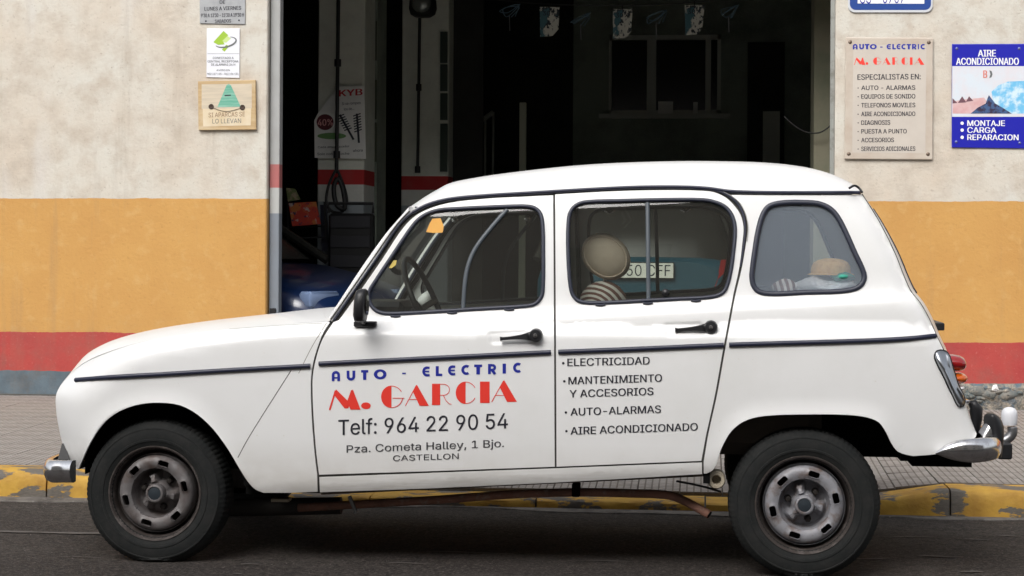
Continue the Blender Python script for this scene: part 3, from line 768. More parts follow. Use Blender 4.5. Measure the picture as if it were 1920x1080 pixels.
# pressed recesses behind the door handles
POCK = [(P(955, 632, 0), .085), (P(1283, 618, 0), .082)]
_wz = np.array([q[1] for q in WXZ])[::-1]; _wx = np.array([q[0] for q in WXZ])[::-1]       # x of the nose edge by height
_o = np.argsort(_wz); _wz = _wz[_o]; _wx = _wx[_o]
_tx = np.array([q[0] for q in WXZ]); _tz = np.array([q[1] for q in WXZ]); _k = int(np.argmin(_tx)); _tx, _tz = _tx[:_k + 1][::-1], _tz[:_k + 1][::-1]   # top of the wing by x
_zc0, _zc1 = P(128, 712, .1).z, P(300, 634, .1).z; _xc0, _xc1 = P(118, 700, .1).x, P(240, 640, .1).x
def sst(t): t = np.clip(t, 0, 1); return t * t * (3 - 2 * t)
def curl(x, z):
    u = x - np.interp(z, _wz, _wx); v = np.interp(x, _tx, _tz) - z
    af = .13 * (1 - sst((z - _zc0) / (_zc1 - _zc0))) * np.interp(z, [.25, .45], [.75, 1]); at = .035 * sst((x - _xc0) / (_xc1 - _xc0))
    lt = np.interp(x, [_xc0, _xc1 + .5], [.13, .06])
    a = af * np.clip(1 - np.maximum(u, 0) / .27, 0, 1) ** 2.4; b_ = at * np.clip(1 - np.maximum(v, 0) / lt, 0, 1) ** 2.4
    return np.sqrt(a * a + b_ * b_)
def sideY(x, z):
    x = np.asarray(x, float); z = np.asarray(z, float)
    y = prof(z - zt(x))
    y = y + curl(x, z)
    for ar in (ARFX, ARRX):
        d, s = pd(x, z, ar); fade = np.clip(np.minimum(s, 1 - s) / .14, 0, 1); fade = fade * fade * (3 - 2 * fade); y = y - .009 * fade * np.clip(1 - d / .07, 0, 1) ** 2
    d, s = pd(x, z, REARX); y = y + .028 * np.clip(1 - d / .07, 0, 1) ** 2.2
    for c, hw in POCK:
        u = (x - c.x); v = (z - c.z) - .055 * u
        k = np.clip((hw - np.abs(u + .3 * v)) / .022, 0, 1) * np.clip((.030 - np.abs(v)) / .016, 0, 1); k = k * k * (3 - 2 * k); y = y + .0065 * k
    return y
def onside(px, py, off=0.0):
    """point of the car side seen at a photo position; off = metres proud of it"""
    Y = 0.02
    for _ in range(4): v = P(px, py, Y); Y = float(sideY(v.x, v.z)) - off
    return P(px, py, Y)
def sidepts(pxs, off=0.0):
    """vectorised onside"""
    a = np.array([(q[0], q[1]) for q in pxs], float); Y = np.full(len(a), .02)
    vx = _d.x + _r.x * (a[:, 0] - 960) / F + _u.x * (HY - a[:, 1]) / F; vy = _d.y + _r.y * (a[:, 0] - 960) / F + _u.y * (HY - a[:, 1]) / F; vz = _d.z + _r.z * (a[:, 0] - 960) / F + _u.z * (HY - a[:, 1]) / F
    for _ in range(5):
        t_ = (Y - CPOS.y) / vy; X = CPOS.x + vx * t_; Z = CPOS.z + vz * t_; Y = sideY(X, Z) - off
    return [Vector((float(x), float(y), float(z))) for x, y, z in zip(X, Y, Z)]
def snorm(x, z):
    e = .002; gx_ = (sideY(x + e, z) - sideY(x - e, z)) / (2 * e); gz_ = (sideY(x, z + e) - sideY(x, z - e)) / (2 * e)
    n_ = np.stack([gx_, -np.ones_like(gx_), gz_], -1); return n_ / np.linalg.norm(n_, axis=-1, keepdims=True)
YC = .745      # centre plane of the car
car = thing('white_car', 'white boxy five-door hatchback with shop lettering on its doors, parked at the kerb', 'car', (P(900, 900, YC).x, YC, 0))
def mirror_me(me):
    """mirror a world-space mesh about the car's centre plane"""
    m2 = me.copy(); m2.transform(Matrix.Translation((0, YC, 0)) @ Matrix.Diagonal((1, -1, 1, 1)) @ Matrix.Translation((0, -YC, 0))); m2.flip_normals(); return m2
def panel_mesh(name, outer, holes=(), step=.03, off=0.0, rim=.014, extra=(), n=5, closed_smooth=True):
    """sheet metal panel on the car side from photo outlines"""
    def loop(lp):
        c = lp; return [(v.x, v.z) for v in sidepts(c)]
    O = loop(outer); H = [loop(h_) for h_ in holes]
    rv, fs = cdt(O, H, step, extra)
    Y = sideY(rv[:, 0], rv[:, 1]) + off; N = snorm(rv[:, 0], rv[:, 1])
    V = [(float(x), float(y), float(z)) for (x, z), y in zip(rv, Y)]; nv = len(V); NN = [tuple(q) for q in N]; F_ = list(fs)
    if rim:
        cnt = {}
        for f in fs:
            for i in range(3):
                e = (f[i], f[(i + 1) % 3]); cnt[e] = 1
        bd = [e for e in cnt if (e[1], e[0]) not in cnt]
        for a, b_ in bd:
            # rounded rim: outer vert pair, dropped and pulled back
            pa, pb = np.array(V[a]), np.array(V[b_]); dx, dz = pb[0] - pa[0], pb[2] - pa[2]; L = math.hypot(dx, dz) or 1; out = np.array([dz / L, 0, -dx / L])
            base = len(V)
            V += [tuple(pa), tuple(pb), tuple(pb + [0, rim, 0]), tuple(pa + [0, rim, 0])]
            na = np.array(NN[a]) * .45 + out; nb = np.array(NN[b_]) * .45 + out
            NN += [tuple(na / np.linalg.norm(na)), tuple(nb / np.linalg.norm(nb)), tuple(out), tuple(out)]
            F_.append((base, base + 3, base + 2, base + 1))
    me = bpy.data.meshes.new(name); me.from_pydata(V, [], F_); me.update()
    me.polygons.foreach_set('use_smooth', [True] * len(me.polygons))
    # face order check: side sheets must look towards -y
    if len(me.polygons) and me.polygons[0].normal.y > 0: me.flip_normals()
    me.normals_split_custom_set_from_vertices(NN)
    return me
def both(name, me, m_, parent, mirror=True, par2=None):
    m2 = mirror_me(me) if mirror else None
    o = link(name, me, m_, parent)
    o2 = link(name, m2, m_, par2 or parent) if mirror else None
    if o2 is not None and False: pass
    return o, o2
def strip(pxs, w_, h_, off=0.0, closed=False, n=5, prof_=None, smooth_=True, taper=False):
    """moulding that follows the car side: w_ wide, h_ proud"""
    c = crom([(a, b_) for a, b_ in pxs], n, closed) if smooth_ else pxs
    pts = sidepts(c); X = np.array([p.x for p in pts]); Z = np.array([p.z for p in pts]); N = snorm(X, Z); mb = MB(); rows = []; K = len(pts)
    prf = prof_ or [(-.5, -.3), (-.5, .35), (-.38, .8), (-.15, 1), (.15, 1), (.38, .8), (.5, .35), (.5, -.3)]
    for i, p in enumerate(pts):
        a = pts[(i - 1) % K] if (closed or i) else p; b_ = pts[(i + 1) % K] if (closed or i < K - 1) else p
        tn = (b_ - a).normalized(); nn = Vector(N[i]); sd_ = tn.cross(nn).normalized()
        rows.append([p + sd_ * (w_ * u) + nn * (off + h_ * v) for u, v in prf])
    if closed: rows.append(rows[0])
    mb.grid(rows)
    if not closed:
        L = len(prf); mb.f.append(tuple(range(L))); mb.f.append(tuple((K - 1) * L + k for k in range(L))[::-1]); mb.mi += [0, 0]
    me = bpy.data.meshes.new('strip'); me.from_pydata(mb.v, [], mb.f); me.update(); me.polygons.foreach_set('use_smooth', [True] * len(me.polygons)); me.set_sharp_from_angle(angle=math.radians(60)); return me

# outlines ---------------------------------------------------------
def C(p, n=4, closed=False): return crom(p, n, closed)
Wpx = [(a, b_) for a, b_, *_ in WC]
fender = Wpx + C(ARF, 3)[1:] + [(545, 924), (595, 922), (594.5, 893)] + C([(594.3, 890), (589.5, 850), (584.5, 790), (582.5, 740), (583, 705), (588, 675), (599, 640), (608, 620), (618, 605)], 4)
SILL0 = [(600, 898), (820, 887), (1040, 880), (1315, 869)]
fwin = C([(689, 546), (708, 515), (744, 461), (767, 427), (786, 406), (812, 393), (856, 388), (975, 383.5), (999, 385), (1013, 394), (1020, 411), (1022, 459), (1022, 533), (1018, 559), (1005, 573), (987, 577.5), (856, 585), (738, 592), (714, 590), (699, 582), (689, 566)], 4, True)
rwin = C([(1062, 420), (1067, 395), (1080, 381), (1102, 375), (1182, 373), (1310, 371), (1339, 375), (1364, 387), (1377, 406), (1382, 431), (1377, 486), (1370, 526), (1361, 548), (1343, 559), (1292, 563), (1219, 567), (1109, 571.5), (1084, 568), (1071, 555), (1065, 530)], 4, True)
qwin = C([(1406, 513), (1414, 455), (1424, 408), (1437, 386), (1457, 378), (1492, 376), (1534, 378), (1558, 388), (1573, 404), (1593, 443), (1612, 486), (1624, 513), (1622, 529), (1612, 541), (1593, 548), (1511, 552), (1437, 554), (1418, 548), (1408, 533)], 4, True)
fdoor = C([(625, 604), (604, 638), (592, 675), (586.6, 705), (586.2, 740), (588.5, 790), (593.3, 850), (598.3, 890)], 4) + [(820, 883), (1040, 875)] + C([(1039.4, 780), (1038.4, 600), (1037.4, 430), (1037, 366)], 4) + C([(975, 369), (916, 372), (845, 380), (808, 390), (780, 404), (757, 426), (716, 487), (675, 546), (636, 600)], 4)
rdoor = [(1043.6, 875)] + [(1180, 869.5), (1315, 864)] + C([(1324, 815), (1340, 743), (1354, 665), (1363.5, 614), (1375, 552), (1385.5, 505), (1392, 455), (1394, 425), (1388.5, 403), (1378, 387), (1363, 372), (1341, 361), (1317, 357.5), (1200, 357), (1120, 360), (1040.8, 364.5)], 4) + C([(1041.2, 430), (1042.2, 600), (1043.2, 780)], 4)
quarter = C([(1399, 455), (1402, 425), (1397.5, 402), (1388, 384), (1375, 370)], 4) + [(1371, 365.5), (1480, 366), (1600, 366)] + C(REARPX, 4) + C([(1829, 820), (1800, 838), (1758, 851), (1712, 855)], 3) + C(ARR[::-1], 3)[1:] + [(1319.5, 888)] + C([(1319.5, 866), (1328, 815), (1344, 743), (1357.5, 668), (1367.5, 614), (1379.2, 552), (1390.5, 505), (1399, 456)], 4)[:-1]
sill = [(598.8, 895)] + [(820, 886.6), (1040, 878.6), (1180, 873), (1316, 867.5)] + [(1316.5, 889), (1180, 897), (1039, 905), (800, 916), (600, 923)]
def dense_edge(lp, mx=14):
    out = []
    for i in range(len(lp)):
        a, b_ = lp[i], lp[(i + 1) % len(lp)]; L = math.hypot(a[0] - b_[0], a[1] - b_[1]); k = max(1, int(L / mx))
        if L < .05: continue
        out += [(a[0] + (b_[0] - a[0]) * j / k, a[1] + (b_[1] - a[1]) * j / k) for j in range(k)]
    return out
def pocket_pts(c, hw): return [(c.x + u, c.z + v) for u in np.arange(-hw - .03, hw + .03, .006) for v in np.arange(-.04, .041, .006)]
def crease_pts(x0, x1): return [(x, float(zt(x) + q)) for x in np.arange(x0, x1, .03) for q in (.10, .118, .130, .142, .154, .168, .185)]
xA = P(585, 700, 0).x; xB = P(1040, 700, 0).x; xCc = P(1350, 700, 0).x; xD = P(1750, 630, 0).x
def edge_pts(poly, ds, every=2):
    out = []; a = np.asarray(poly)
    for i in range(1, len(a) - 1, every):
        t_ = a[i + 1] - a[i - 1]; L = np.hypot(*t_) or 1
        for d_ in ds:
            for s_ in (-1, 1): out.append((a[i][0] - s_ * t_[1] / L * d_, a[i][1] + s_ * t_[0] / L * d_))
    return out
arch_f = edge_pts(ARFX, (.012, .028, .045)); arch_r = edge_pts(ARRX, (.012, .028, .045)); wedge = edge_pts(WXZ, (.015, .035, .06, .1)); redge = edge_pts(REARX, (.015, .035, .06))
def make_panel(name, outer, holes, extra, step=.035):
    me = panel_mesh(name, dense_edge(outer), holes, step, extra=extra); return both(name, me, WHITE, car)
ARFD, ARRD = [tuple(v) for v in resample(ARFX, 90)], [tuple(v) for v in resample(ARRX, 90)]
arch_f = edge_pts(ARFD, (.010, .021, .034, .05, .068), 1); arch_r = edge_pts(ARRD, (.010, .021, .034, .05, .068), 1)
fend, fend2 = make_panel('front_wing', fender, [], arch_f + wedge + crease_pts(-1.6, xA))
fd, fd2 = make_panel('front_door', fdoor, [fwin], crease_pts(xA - .1, xB) + pocket_pts(*POCK[0]))
rd, rd2 = make_panel('rear_door', rdoor, [rwin], crease_pts(xB, xCc + .1) + pocket_pts(*POCK[1]))
qp, qp2 = make_panel('rear_quarter', quarter, [qwin], arch_r + redge + crease_pts(xCc, xD))
sl, sl2 = make_panel('sill', sill, [], [(x, float(zt(x) + q)) for x in np.arange(-1, 1, .05) for q in (-.44, -.452, -.465, -.48)])
# glass, seals
def shrink(lp, k):
    a = np.array(lp); c = a.mean(0); n_ = len(a); out = []
    for i in range(n_):
        t_ = a[(i + 1) % n_] - a[i - 1]; L = np.hypot(*t_) or 1; nn = np.array([t_[1], -t_[0]]) / L
        if np.dot(nn, c - a[i]) < 0: nn = -nn
        out.append(tuple(a[i] + nn * k))
    return out
for lp, gm, o1, o2, nm in ((fwin, CLEAR, fd, fd2, 'window_pane'), (rwin, CLEAR, rd, rd2, 'window_pane'), (qwin, FILM, qp, qp2, 'window_pane')):
    me = panel_mesh(nm, shrink(lp, 3), [], .06, off=.006, rim=0); both(nm, me, gm, o1, par2=o2)
    sw_ = .0145 if gm is CLEAR else .019
    me = strip(shrink(lp, 3.6)[::3], sw_, .009, closed=True, n=3); both('window_seal', me, SEAL, o1, par2=o2)
# trim strips
for pxs, o1, o2 in (([(143, 713), (220, 706.5), (300, 702), (450, 693), (582, 686)], fend, fend2), ([(598, 682), (700, 677), (800, 672), (920, 666), (1033, 660.5)], fd, fd2), ([(1047, 660), (1200, 654), (1300, 649.5), (1357, 647)], rd, rd2), ([(1367, 646.5), (1470, 643.5), (1560, 641), (1660, 637.5), (1710, 634.5), (1753, 630.5)], qp, qp2)):
    me = strip(pxs, .0175, .011); both('trim_strip', me, NAVY, o1, par2=o2)
# dark rubber behind the panel gaps, and pressed seams
for pxs, ww in (([(621, 604), (601.5, 638), (590, 675), (584.8, 705), (584.4, 740), (586.5, 790), (591.4, 850), (596.4, 890), (597, 922)], .022), ([(1039.5, 364), (1041, 600), (1042, 877)], .02), ([(1397, 430), (1395.5, 455), (1388, 505), (1377, 552), (1365.5, 614), (1356, 665), (1342, 743), (1326, 815), (1317.5, 866), (1318, 888)], .022), ([(599, 894), (820, 885), (1040, 877.5), (1316, 867)], .022), ([(630, 598), (672, 543), (713, 484), (754, 423), (777, 401), (806, 387), (843, 377), (916, 370), (1100, 358), (1200, 354), (1317, 354.5), (1344, 358), (1366, 369), (1382, 383), (1394, 402), (1398, 425), (1396, 455)], .022)):
    me = strip(pxs, ww, .004, off=-.012, smooth_=True); both('gap_seal', me, GAP, car)
SEAM = mat('seam_sealer', (.30, .28, .24), .7)  # one even grey-beige for the fine seam lines
me = strip([(612, 606), (585, 650), (560, 700)], .0025, .0006, off=.0); both('seam', me, SEAM, fend, par2=fend2)
SEAM2 = mat('seam_dark', (.12, .11, .10), .7)
me = strip([(546, 694), (520, 735), (490, 782), (462, 828), (446, 858)], .0032, .0008, off=0); both('seam', me, SEAM2, fend, par2=fend2)
me = strip([(604, 606), (540, 609), (480, 613), (430, 617)], .0022, .0006, off=0); both('seam', me, SEAM, fend, par2=fend2)

# gutter rail along the roof
G_PX = [(626, 600), (667, 541), (708, 482), (750, 420), (773, 399), (803, 384), (842, 374), (916, 367), (1000, 362), (1100, 356), (1200, 351.5), (1290, 351.5), (1330, 354), (1367, 359), (1420, 361), (1472, 361.5), (1540, 361.5), (1614, 361)]
me = strip(G_PX[4:], .0125, .011, off=.0, n=4); both('roof_gutter', me, NAVY, car)
me = strip(G_PX[:6], .0075, .007, off=.0, n=4); both('pillar_gutter', me, NAVY, car)
me = strip([(1300, 354), (1335, 356), (1362, 365), (1381, 380), (1392, 398), (1397, 422), (1395.5, 452), (1388.5, 500)], .007, .008, n=5); both('door_gutter', me, NAVY, car)
LT = mat('bright_gutter_lip', (.45, .44, .42), .4)
me = strip([(1345, 356), (1368, 366), (1387, 381), (1397.5, 401), (1402.5, 424), (1400.5, 452)], .003, .006, n=5); both('door_gutter_lip', me, LT, car)

# ------------------------------------------------------------------ roof, pillars, bonnet, tail
def near3(pxs, n, N): return resample([tuple(v) for v in sidepts(crom(pxs, n))], N)
def loft_half(near, crown_px, crownY, N, ex=3.0, nv=26):
    """sheet from the near edge over the middle of the car to the far edge; crown from its photo outline"""
    cr = resample([tuple(P(a, b_, y)) for (a, b_), y in zip(*(lambda c: ([(q[0], q[1]) for q in c], [q[2] for q in c]))(crom([(a, b_, y) for (a, b_), y in zip(crown_px, crownY)], 6)))], N)
    rows = []
    for e, c in zip(near, cr):
        row = []
        for k in range(nv + 1):
            s_ = math.sin(-PI / 2 + PI * k / nv)   # denser at the edges
            f_ = 1 - abs(s_) ** ex; y = YC + (YC - e.y) * s_
            row.append(Vector((e.x + (c.x - e.x) * f_, y, e.z + (c.z - e.z) * f_)))
        rows.append(row)
    return rows
N = 60
# roof
g_near = near3([(768, 401), (803, 383), (842, 373), (916, 366), (1000, 361), (1100, 355), (1200, 350.5), (1290, 350.5), (1330, 353), (1367, 358), (1420, 360), (1472, 360.5), (1540, 360.5), (1616, 360)], 6, N)
cpx = [(768, 386), (794, 367), (822, 352), (845, 343.5), (900, 333), (1000, 320), (1100, 310.5), (1200, 305.5), (1320, 303.5), (1450, 307.5), (1520, 317), (1570, 331), (1600, 344), (1618, 357)]
cY = [.45, .45, .5, .6, .65, .68, .7, .7, .7, .7, .68, .6, .5, .45]
rows = loft_half(g_near, cpx, cY, N, 3.2)
MB().grid(rows).build('roof', WHITE, car, smooth=True)
front_roof_row = rows[0]; rear_roof_row = rows[-1]
# windscreen pillars: band between the gutter line and the outer edge
pg = near3([(622, 603), (667, 541), (708, 482), (750, 420), (770, 400)], 6, 24)
po = resample([tuple(P(a, b_, y)) for a, b_, y in crom([(620, 592, .07), (631, 574, .08), (679, 500, .11), (726, 435, .135), (753, 405, .15), (768, 387, .16)], 6)], 24)
rows = []
for a, b_ in zip(pg, po):
    row = []
    for k in range(7):
        s_ = k / 6; q = a.lerp(b_, s_); q = q + Vector((-.5, -.86, .25)).normalized() * (.010 * math.sin(PI * s_) ** .7); row.append(q)
    row.append(b_ + Vector((.03, .03, -.01))); rows.append(row)
mb = MB(); mb.grid(rows); me = bpy.data.meshes.new('windscreen_pillar'); me.from_pydata(mb.v, [], mb.f); me.update(); me.polygons.foreach_set('use_smooth', [True] * len(me.polygons))
both('windscreen_pillar', me, WHITE, car)
# dark joint line down the pillar
mb = MB(); mb.tube([q.lerp(r_, .30) + Vector((-.002, -.0065, .001)) for q, r_ in zip(pg, po)], .0028, 6); me = bpy.data.meshes.new('pillar_joint'); me.from_pydata(mb.v, [], mb.f); me.update(); both('pillar_joint', me, GAP, car)
# windscreen
rows = []
for b_ in po:
    e = b_ + Vector((.022, .035, -.008)); row = []
    for k in range(21):
        s_ = -1 + 2 * k / 20; f_ = 1 - abs(s_) ** 2.4; row.append(Vector((e.x - .05 * f_, YC + (YC - e.y) * s_, e.z + .012 * f_)))
    rows.append(row)
MB().grid(rows).build('windscreen', CLEAR, car, smooth=True)
mb = MB(); mb.tube([r_[0] for r_ in rows] + rows[-1][1:] + [r_[-1] for r_ in rows[::-1]][1:] + rows[0][::-1][1:-1], .009, 6, closed=True); mb.build('windscreen_seal', SEAL, car, smooth=True)
# header above the windscreen
hd = MB(); hd.grid([rows[-1], [a.lerp(b_, .5) + Vector((-.01, 0, .006)) for a, b_ in zip(rows[-1], [resample(front_roof_row, 21)[i] for i in range(21)])], resample(front_roof_row, 21)]); hd.build('windscreen_header', WHITE, car, smooth=True)
# bonnet and nose in one sheet
NB = 70
wn_ = resample([tuple((v.x, float(sideY(v.x, v.z)), v.z)) for v in W3], NB)
bon = [(624, 577.5, .6), (560, 583, .62), (500, 590, .64), (430, 597.5, .66), (370, 604.5, .66), (300, 615.5, .62), (240, 629, .55), (195, 643, .45), (155, 662, .36), (126, 692, .26), (110, 738, .2), (110, 775, .2), (117, 815, .2), (127, 852, .2), (140, 882, .2)]
cb = resample([tuple(P(a, b_, y)) for a, b_, y in crom(bon, 6)], NB)
for i_ in range(NB):
    k_ = .014 * float(sst((i_ - NB * .74) / (NB * .10))); wn_[i_] = wn_[i_] + Vector((k_, .004 * (k_ > .001), 0)); cb[i_] = cb[i_] + Vector((k_ * .8, 0, 0))
rows = []
for e, c in zip(wn_, cb):
    row = []
    for k in range(31):
        s_ = math.sin(-PI / 2 + PI * k / 30); f_ = 1 - abs(s_) ** 3.0; row.append(Vector((e.x + (c.x - e.x) * f_, YC + (YC - e.y) * s_, e.z + (c.z - e.z) * f_)))
    rows.append(row)
kb = int(NB * .70)
MB().grid(rows[:kb]).build('bonnet', WHITE, car, smooth=True)
MB().grid(rows[kb - 1:]).build('front_panel', WHITE, car, smooth=True)
base_scut = rows[0]
# scuttle between bonnet and windscreen
sc0 = resample(base_scut, 21); wsr = []
for k in range(21):
    s_ = -1 + 2 * k / 20; f_ = 1 - abs(s_) ** 2.4; e = po[0] + Vector((.012, .02, -.004)); wsr.append(Vector((e.x - .05 * f_, YC + (YC - e.y) * s_, e.z + .012 * f_)))
MB().grid([sc0, wsr]).build('scuttle', WHITE, car, smooth=True)
# grille and headlights on the nose (seen only from further forward)
allp = [v for r_ in rows for v in r_]
def nose_x(y, z): return min(allp, key=lambda v: (v.y - y) ** 2 + (v.z - z) ** 2).x
gr = MB(); gx0 = nose_x(YC, .62)
for i in range(7): gr.cbox(gx0 - .006, gx0 + .02, YC - .34, YC + .34, .52 + i * .026, .532 + i * .026, .002)
gr.build('grille', BLACK, car)
HLG = mat('headlight_glass', (.6, .62, .65), .08, metal=.3)
for sgn in (-1, 1):
    hx = nose_x(YC + sgn * .40, .62); cpt = Vector((hx + .045, YC + sgn * .40, .62))
    o = MB().lathe([(.095, .05), (.095, -.012), (.088, -.016)], 28, cpt, ax='x').build('headlight', CHROME, car, smooth=True, sharp=40)
    MB().lathe([(.088, -.014), (.07, -.024), (.03, -.029), (0, -.03)], 28, cpt, ax='x').build('lens', HLG, o, smooth=True)

# tail: hatch sheet between the rear edges
rn = near3(REARPX, 6, 46)
rows = []
for i, e in enumerate(rn):
    t_ = i / 45; row = []
    for k in range(25):
        s_ = math.sin(-PI / 2 + PI * k / 24); f_ = 1 - abs(s_) ** 5; row.append(Vector((e.x + (.022 + .02 * math.sin(PI * t_)) * f_, YC + (YC - e.y) * s_, e.z)))
    rows.append(row)
mb = MB(); mb.grid(rows); a_, b_2 = 3, 20
mb.f = [f for k, f in enumerate(mb.f) if not (a_ <= k // 24 < b_2 - 1 and 6 <= k % 24 < 18)]; mb.mi = [0] * len(mb.f)
mb.build('tailgate', WHITE, car, smooth=True)
mb = MB(); mb.tube([v + Vector((.001, .001, 0)) for v in rn[:32]], .002, 6); me = bpy.data.meshes.new('hatch_joint'); me.from_pydata(mb.v, [], mb.f); me.update(); both('hatch_joint', me, GAP, car)
# back window glass in the upper hatch
a_, b_2 = 3, 20
gl = [[r_[6 + k] + Vector((.004, 0, 0)) for k in range(13)] for r_ in rows[a_:b_2]]
o = MB().grid(gl).build('rear_window', CLEAR, car, smooth=True)
per = gl[0] + [r_[-1] for r_ in gl[1:]] + gl[-1][::-1][1:] + [r_[0] for r_ in gl[::-1]][1:-1]
MB().tube([v + Vector((-.004, 0, 0)) for v in per], .006, 6, closed=True).build('seal', SEAL, o, smooth=True)
# hatch lock and roof seam clip
c = P(1757, 610, .62); MB().cbox(c.x - .015, c.x + .022, .56, .93, c.z - .018, c.z + .012, .004).build('hatch_handle', BLACK, car)
c = P(1600, 352, .17); MB().tube(crom([tuple(P(1592, 353, .14)), tuple(P(1602, 348, .15)), tuple(P(1610, 352, .16)), tuple(P(1617, 361, .15))], 5), .0045, 6).build('hatch_hinge', BLACK, car, smooth=True)

# closure of the underside, wheel wells and cabin
SZ = lambda x: float(zt(x)) - .485
xf, xr = P(140, 800, .2).x + .12, P(1790, 800, .2).x
xw1, xw2 = P(292, 930, .05).x, P(1508, 950.5, .05).x
zw1, zw2 = .262, .268
fl = MB()
for i in range(12):
    x0 = xw1 + .34 + (xw2 - xw1 - .70) * i / 12; x1 = x0 + (xw2 - xw1 - .70) / 12; fl.box(x0, x1, .09, 1.40, SZ(x0) + .012, SZ(x0) + .05)
fl.build('floor_pan', DARK, car)
for xw, zz_ in ((xw1, .62), (xw2, .66)):
    wl = MB()
    wl.box(xw - (.28 if xw == xw1 else .36), xw + .36, .30, 1.19, .33 if xw == xw1 else .42, zz_ - (.03 if xw == xw1 else 0)); wl.box(xw - (.10 if xw == xw1 else .36), xw + .36, .12 if xw == xw1 else .04, 1.37 if xw == xw1 else 1.45, zz_, zz_ + .03)
    zf, zb = (.36, .30) if xw == xw1 else (.34, P(1690, 877, .1).z + .05)
    wl.box(xw - .37, xw - .345, .22 if xw == xw1 else .035, 1.27 if xw == xw1 else 1.455, zf, zz_ + .03); wl.box(xw + .345, xw + .37, .035, 1.455, zb, zz_ + .03)
    wl.build('wheel_well', DARK, car)
wl = MB(); a = P(1706, 858, .2); b_ = P(1806, 874, .2); wl.box(a.x, b_.x + .02, .12, 1.3, P(1706, 874, .12).z, a.z + .06); wl.box(xw2 + .35, a.x, .08, 1.4, a.z - .0, a.z + .2)
wl.build('tow_bar_beam', DARK, car)
wl = MB(); wl.box(xf - .05, xw1 - .3, .12, 1.37, .32, .40); wl.build('front_crossmember', DARK, car)
# cabin tub: floor, dash, inner door cards, headliner, rear shelf
xd = P(640, 600, .5).x
cab = MB(); cab.box(xw1 + .37, xw2 - .37, .075, 1.415, SZ(xw2) + .06, SZ(xw2) + .09); cab.box(xw1 + .38, xw1 + .42, .08, 1.41, .3, .78); cab.build('cabin_floor', CABIN, car)
dz = P(700, 585, .5).z
db = MB(); db.cbox(xd + .05, xd + .36, .10, 1.39, dz - .22, dz - .02, .03); db.cbox(xd + .10, xd + .30, .22, .62, dz - .03, dz + .05, .02); db.build('dashboard', BLACK, car)
# inner door skins (dark grey cards) both sides, below the windows
for o1, yy in ((fd, 0), (fd2, 1), (rd, 0), (rd2, 1)):
    x0, x1 = (P(660, 600, 0).x, P(1030, 600, 0).x) if o1 in (fd, fd2) else (P(1060, 600, 0).x, P(1345, 600, 0).x)
    y0 = .062 if yy == 0 else 1.49 - .075
    mb = MB(); K = 6; top = [float(zt(x0 + (x1 - x0) * i / K)) + .155 for i in range(K + 1)]
    vs = []; 
    for i in range(K + 1):
        x = x0 + (x1 - x0) * i / K
        for y in (y0, y0 + .013):
            vs += [Vector((x, y, SZ(x) + .07)), Vector((x, y, top[i]))]
    fs = []
    for i in range(K):
        b0 = i * 4; b1 = b0 + 4
        fs += [(b0, b1, b1 + 1, b0 + 1), (b0 + 2, b0 + 3, b1 + 3, b1 + 2), (b0 + 1, b1 + 1, b1 + 3, b0 + 3)]
    mb.add(vs, fs); mb.build('door_card', CABIN, o1)
# headliner
hl = [[v + Vector((0, 0, -.03)) for v in r_[2:-2]] for r_ in loft_half(g_near, cpx, cY, N, 3.2)[5:-4:4]]
MB().grid(hl).build('headliner', mat('stained_headliner', (.16, .15, .13), .9), car, smooth=True)

# sliding window bars
bar_px = [(951, 392), (938, 406), (916, 432), (898, 455), (886, 475), (876, 503), (871, 535), (868, 580)]
me = strip(bar_px, .016, .006, off=-.004); 
BARM = mat('grey_glass_edge', (.07, .085, .10), .4)
both('window_bar', me, BARM, fd, par2=fd2)
me = strip([(1214, 377), (1215, 470), (1216, 566)], .016, .006, off=-.003); both('window_bar', me, BARM, rd, par2=rd2)
c = onside(1248, 549, .004); o = MB().lathe([(0, -.012), (.012, -.011), (.015, -.004), (.015, .006), (0, .006)], 18, c, ax='y').build('window_knob', BLACK, rd, smooth=True)
# little feet under the window seals
for px, py, o1 in ((742, 593, fd), (848, 586.5, fd), (955, 580.5, fd), (1126, 572, rd), (1215, 569, rd), (1305, 564, rd)):
    me = strip([(px - 9, py), (px, py + 1), (px + 9, py - .5)], .008, .009, n=3); link('drain_lip', me, SEAL, o1)

# door handles
def handle(xp, yp, xl, yl, parent):
    c = onside(xp, yp, .0); c2 = onside(xl, yl, 0)
    ax_ = (c2 - c); L = ax_.length; ux = ax_.normalized(); uz = Vector((0, 0, 1)); uz = (uz - ux * uz.dot(ux)).normalized()
    o = MB().lathe([(0, -.030), (.020, -.029), (.0235, -.025), (.0245, -.008), (.026, .012)], 26, c, ax='y').build('door_handle', BLACK, parent, smooth=True, sharp=40)
    mb = MB(); rows = []
    for i in range(13):
        s_ = i / 12; ww = .017 * (1 - s_) ** 3.2 + .0068 - .001 * s_ + (.003 if s_ > .93 else 0); y = c.y - .027 + .004 * s_ ; q = c + ux * (L * s_)
        rows.append([Vector((q.x, y, q.z)) + uz * (ww * a) + Vector((0, b_, 0)) for a, b_ in ((-.9, .014), (-1, .005), (-.75, 0), (.75, 0), (1, .005), (.9, .014))])
    mb.grid(rows); mb.f.append(tuple(72 + k for k in range(6))); mb.mi.append(0)
    mb.build('lever', BLACK, o, smooth=True, sharp=50)
    MB().lathe([(0, -.0335), (.008, -.033), (.0095, -.029)], 16, c, ax='y').build('lock', CHROME, o, smooth=True, sharp=40)
handle(1005, 629, 939, 635, fd); handle(1333, 613.5, 1266, 618.5, rd)

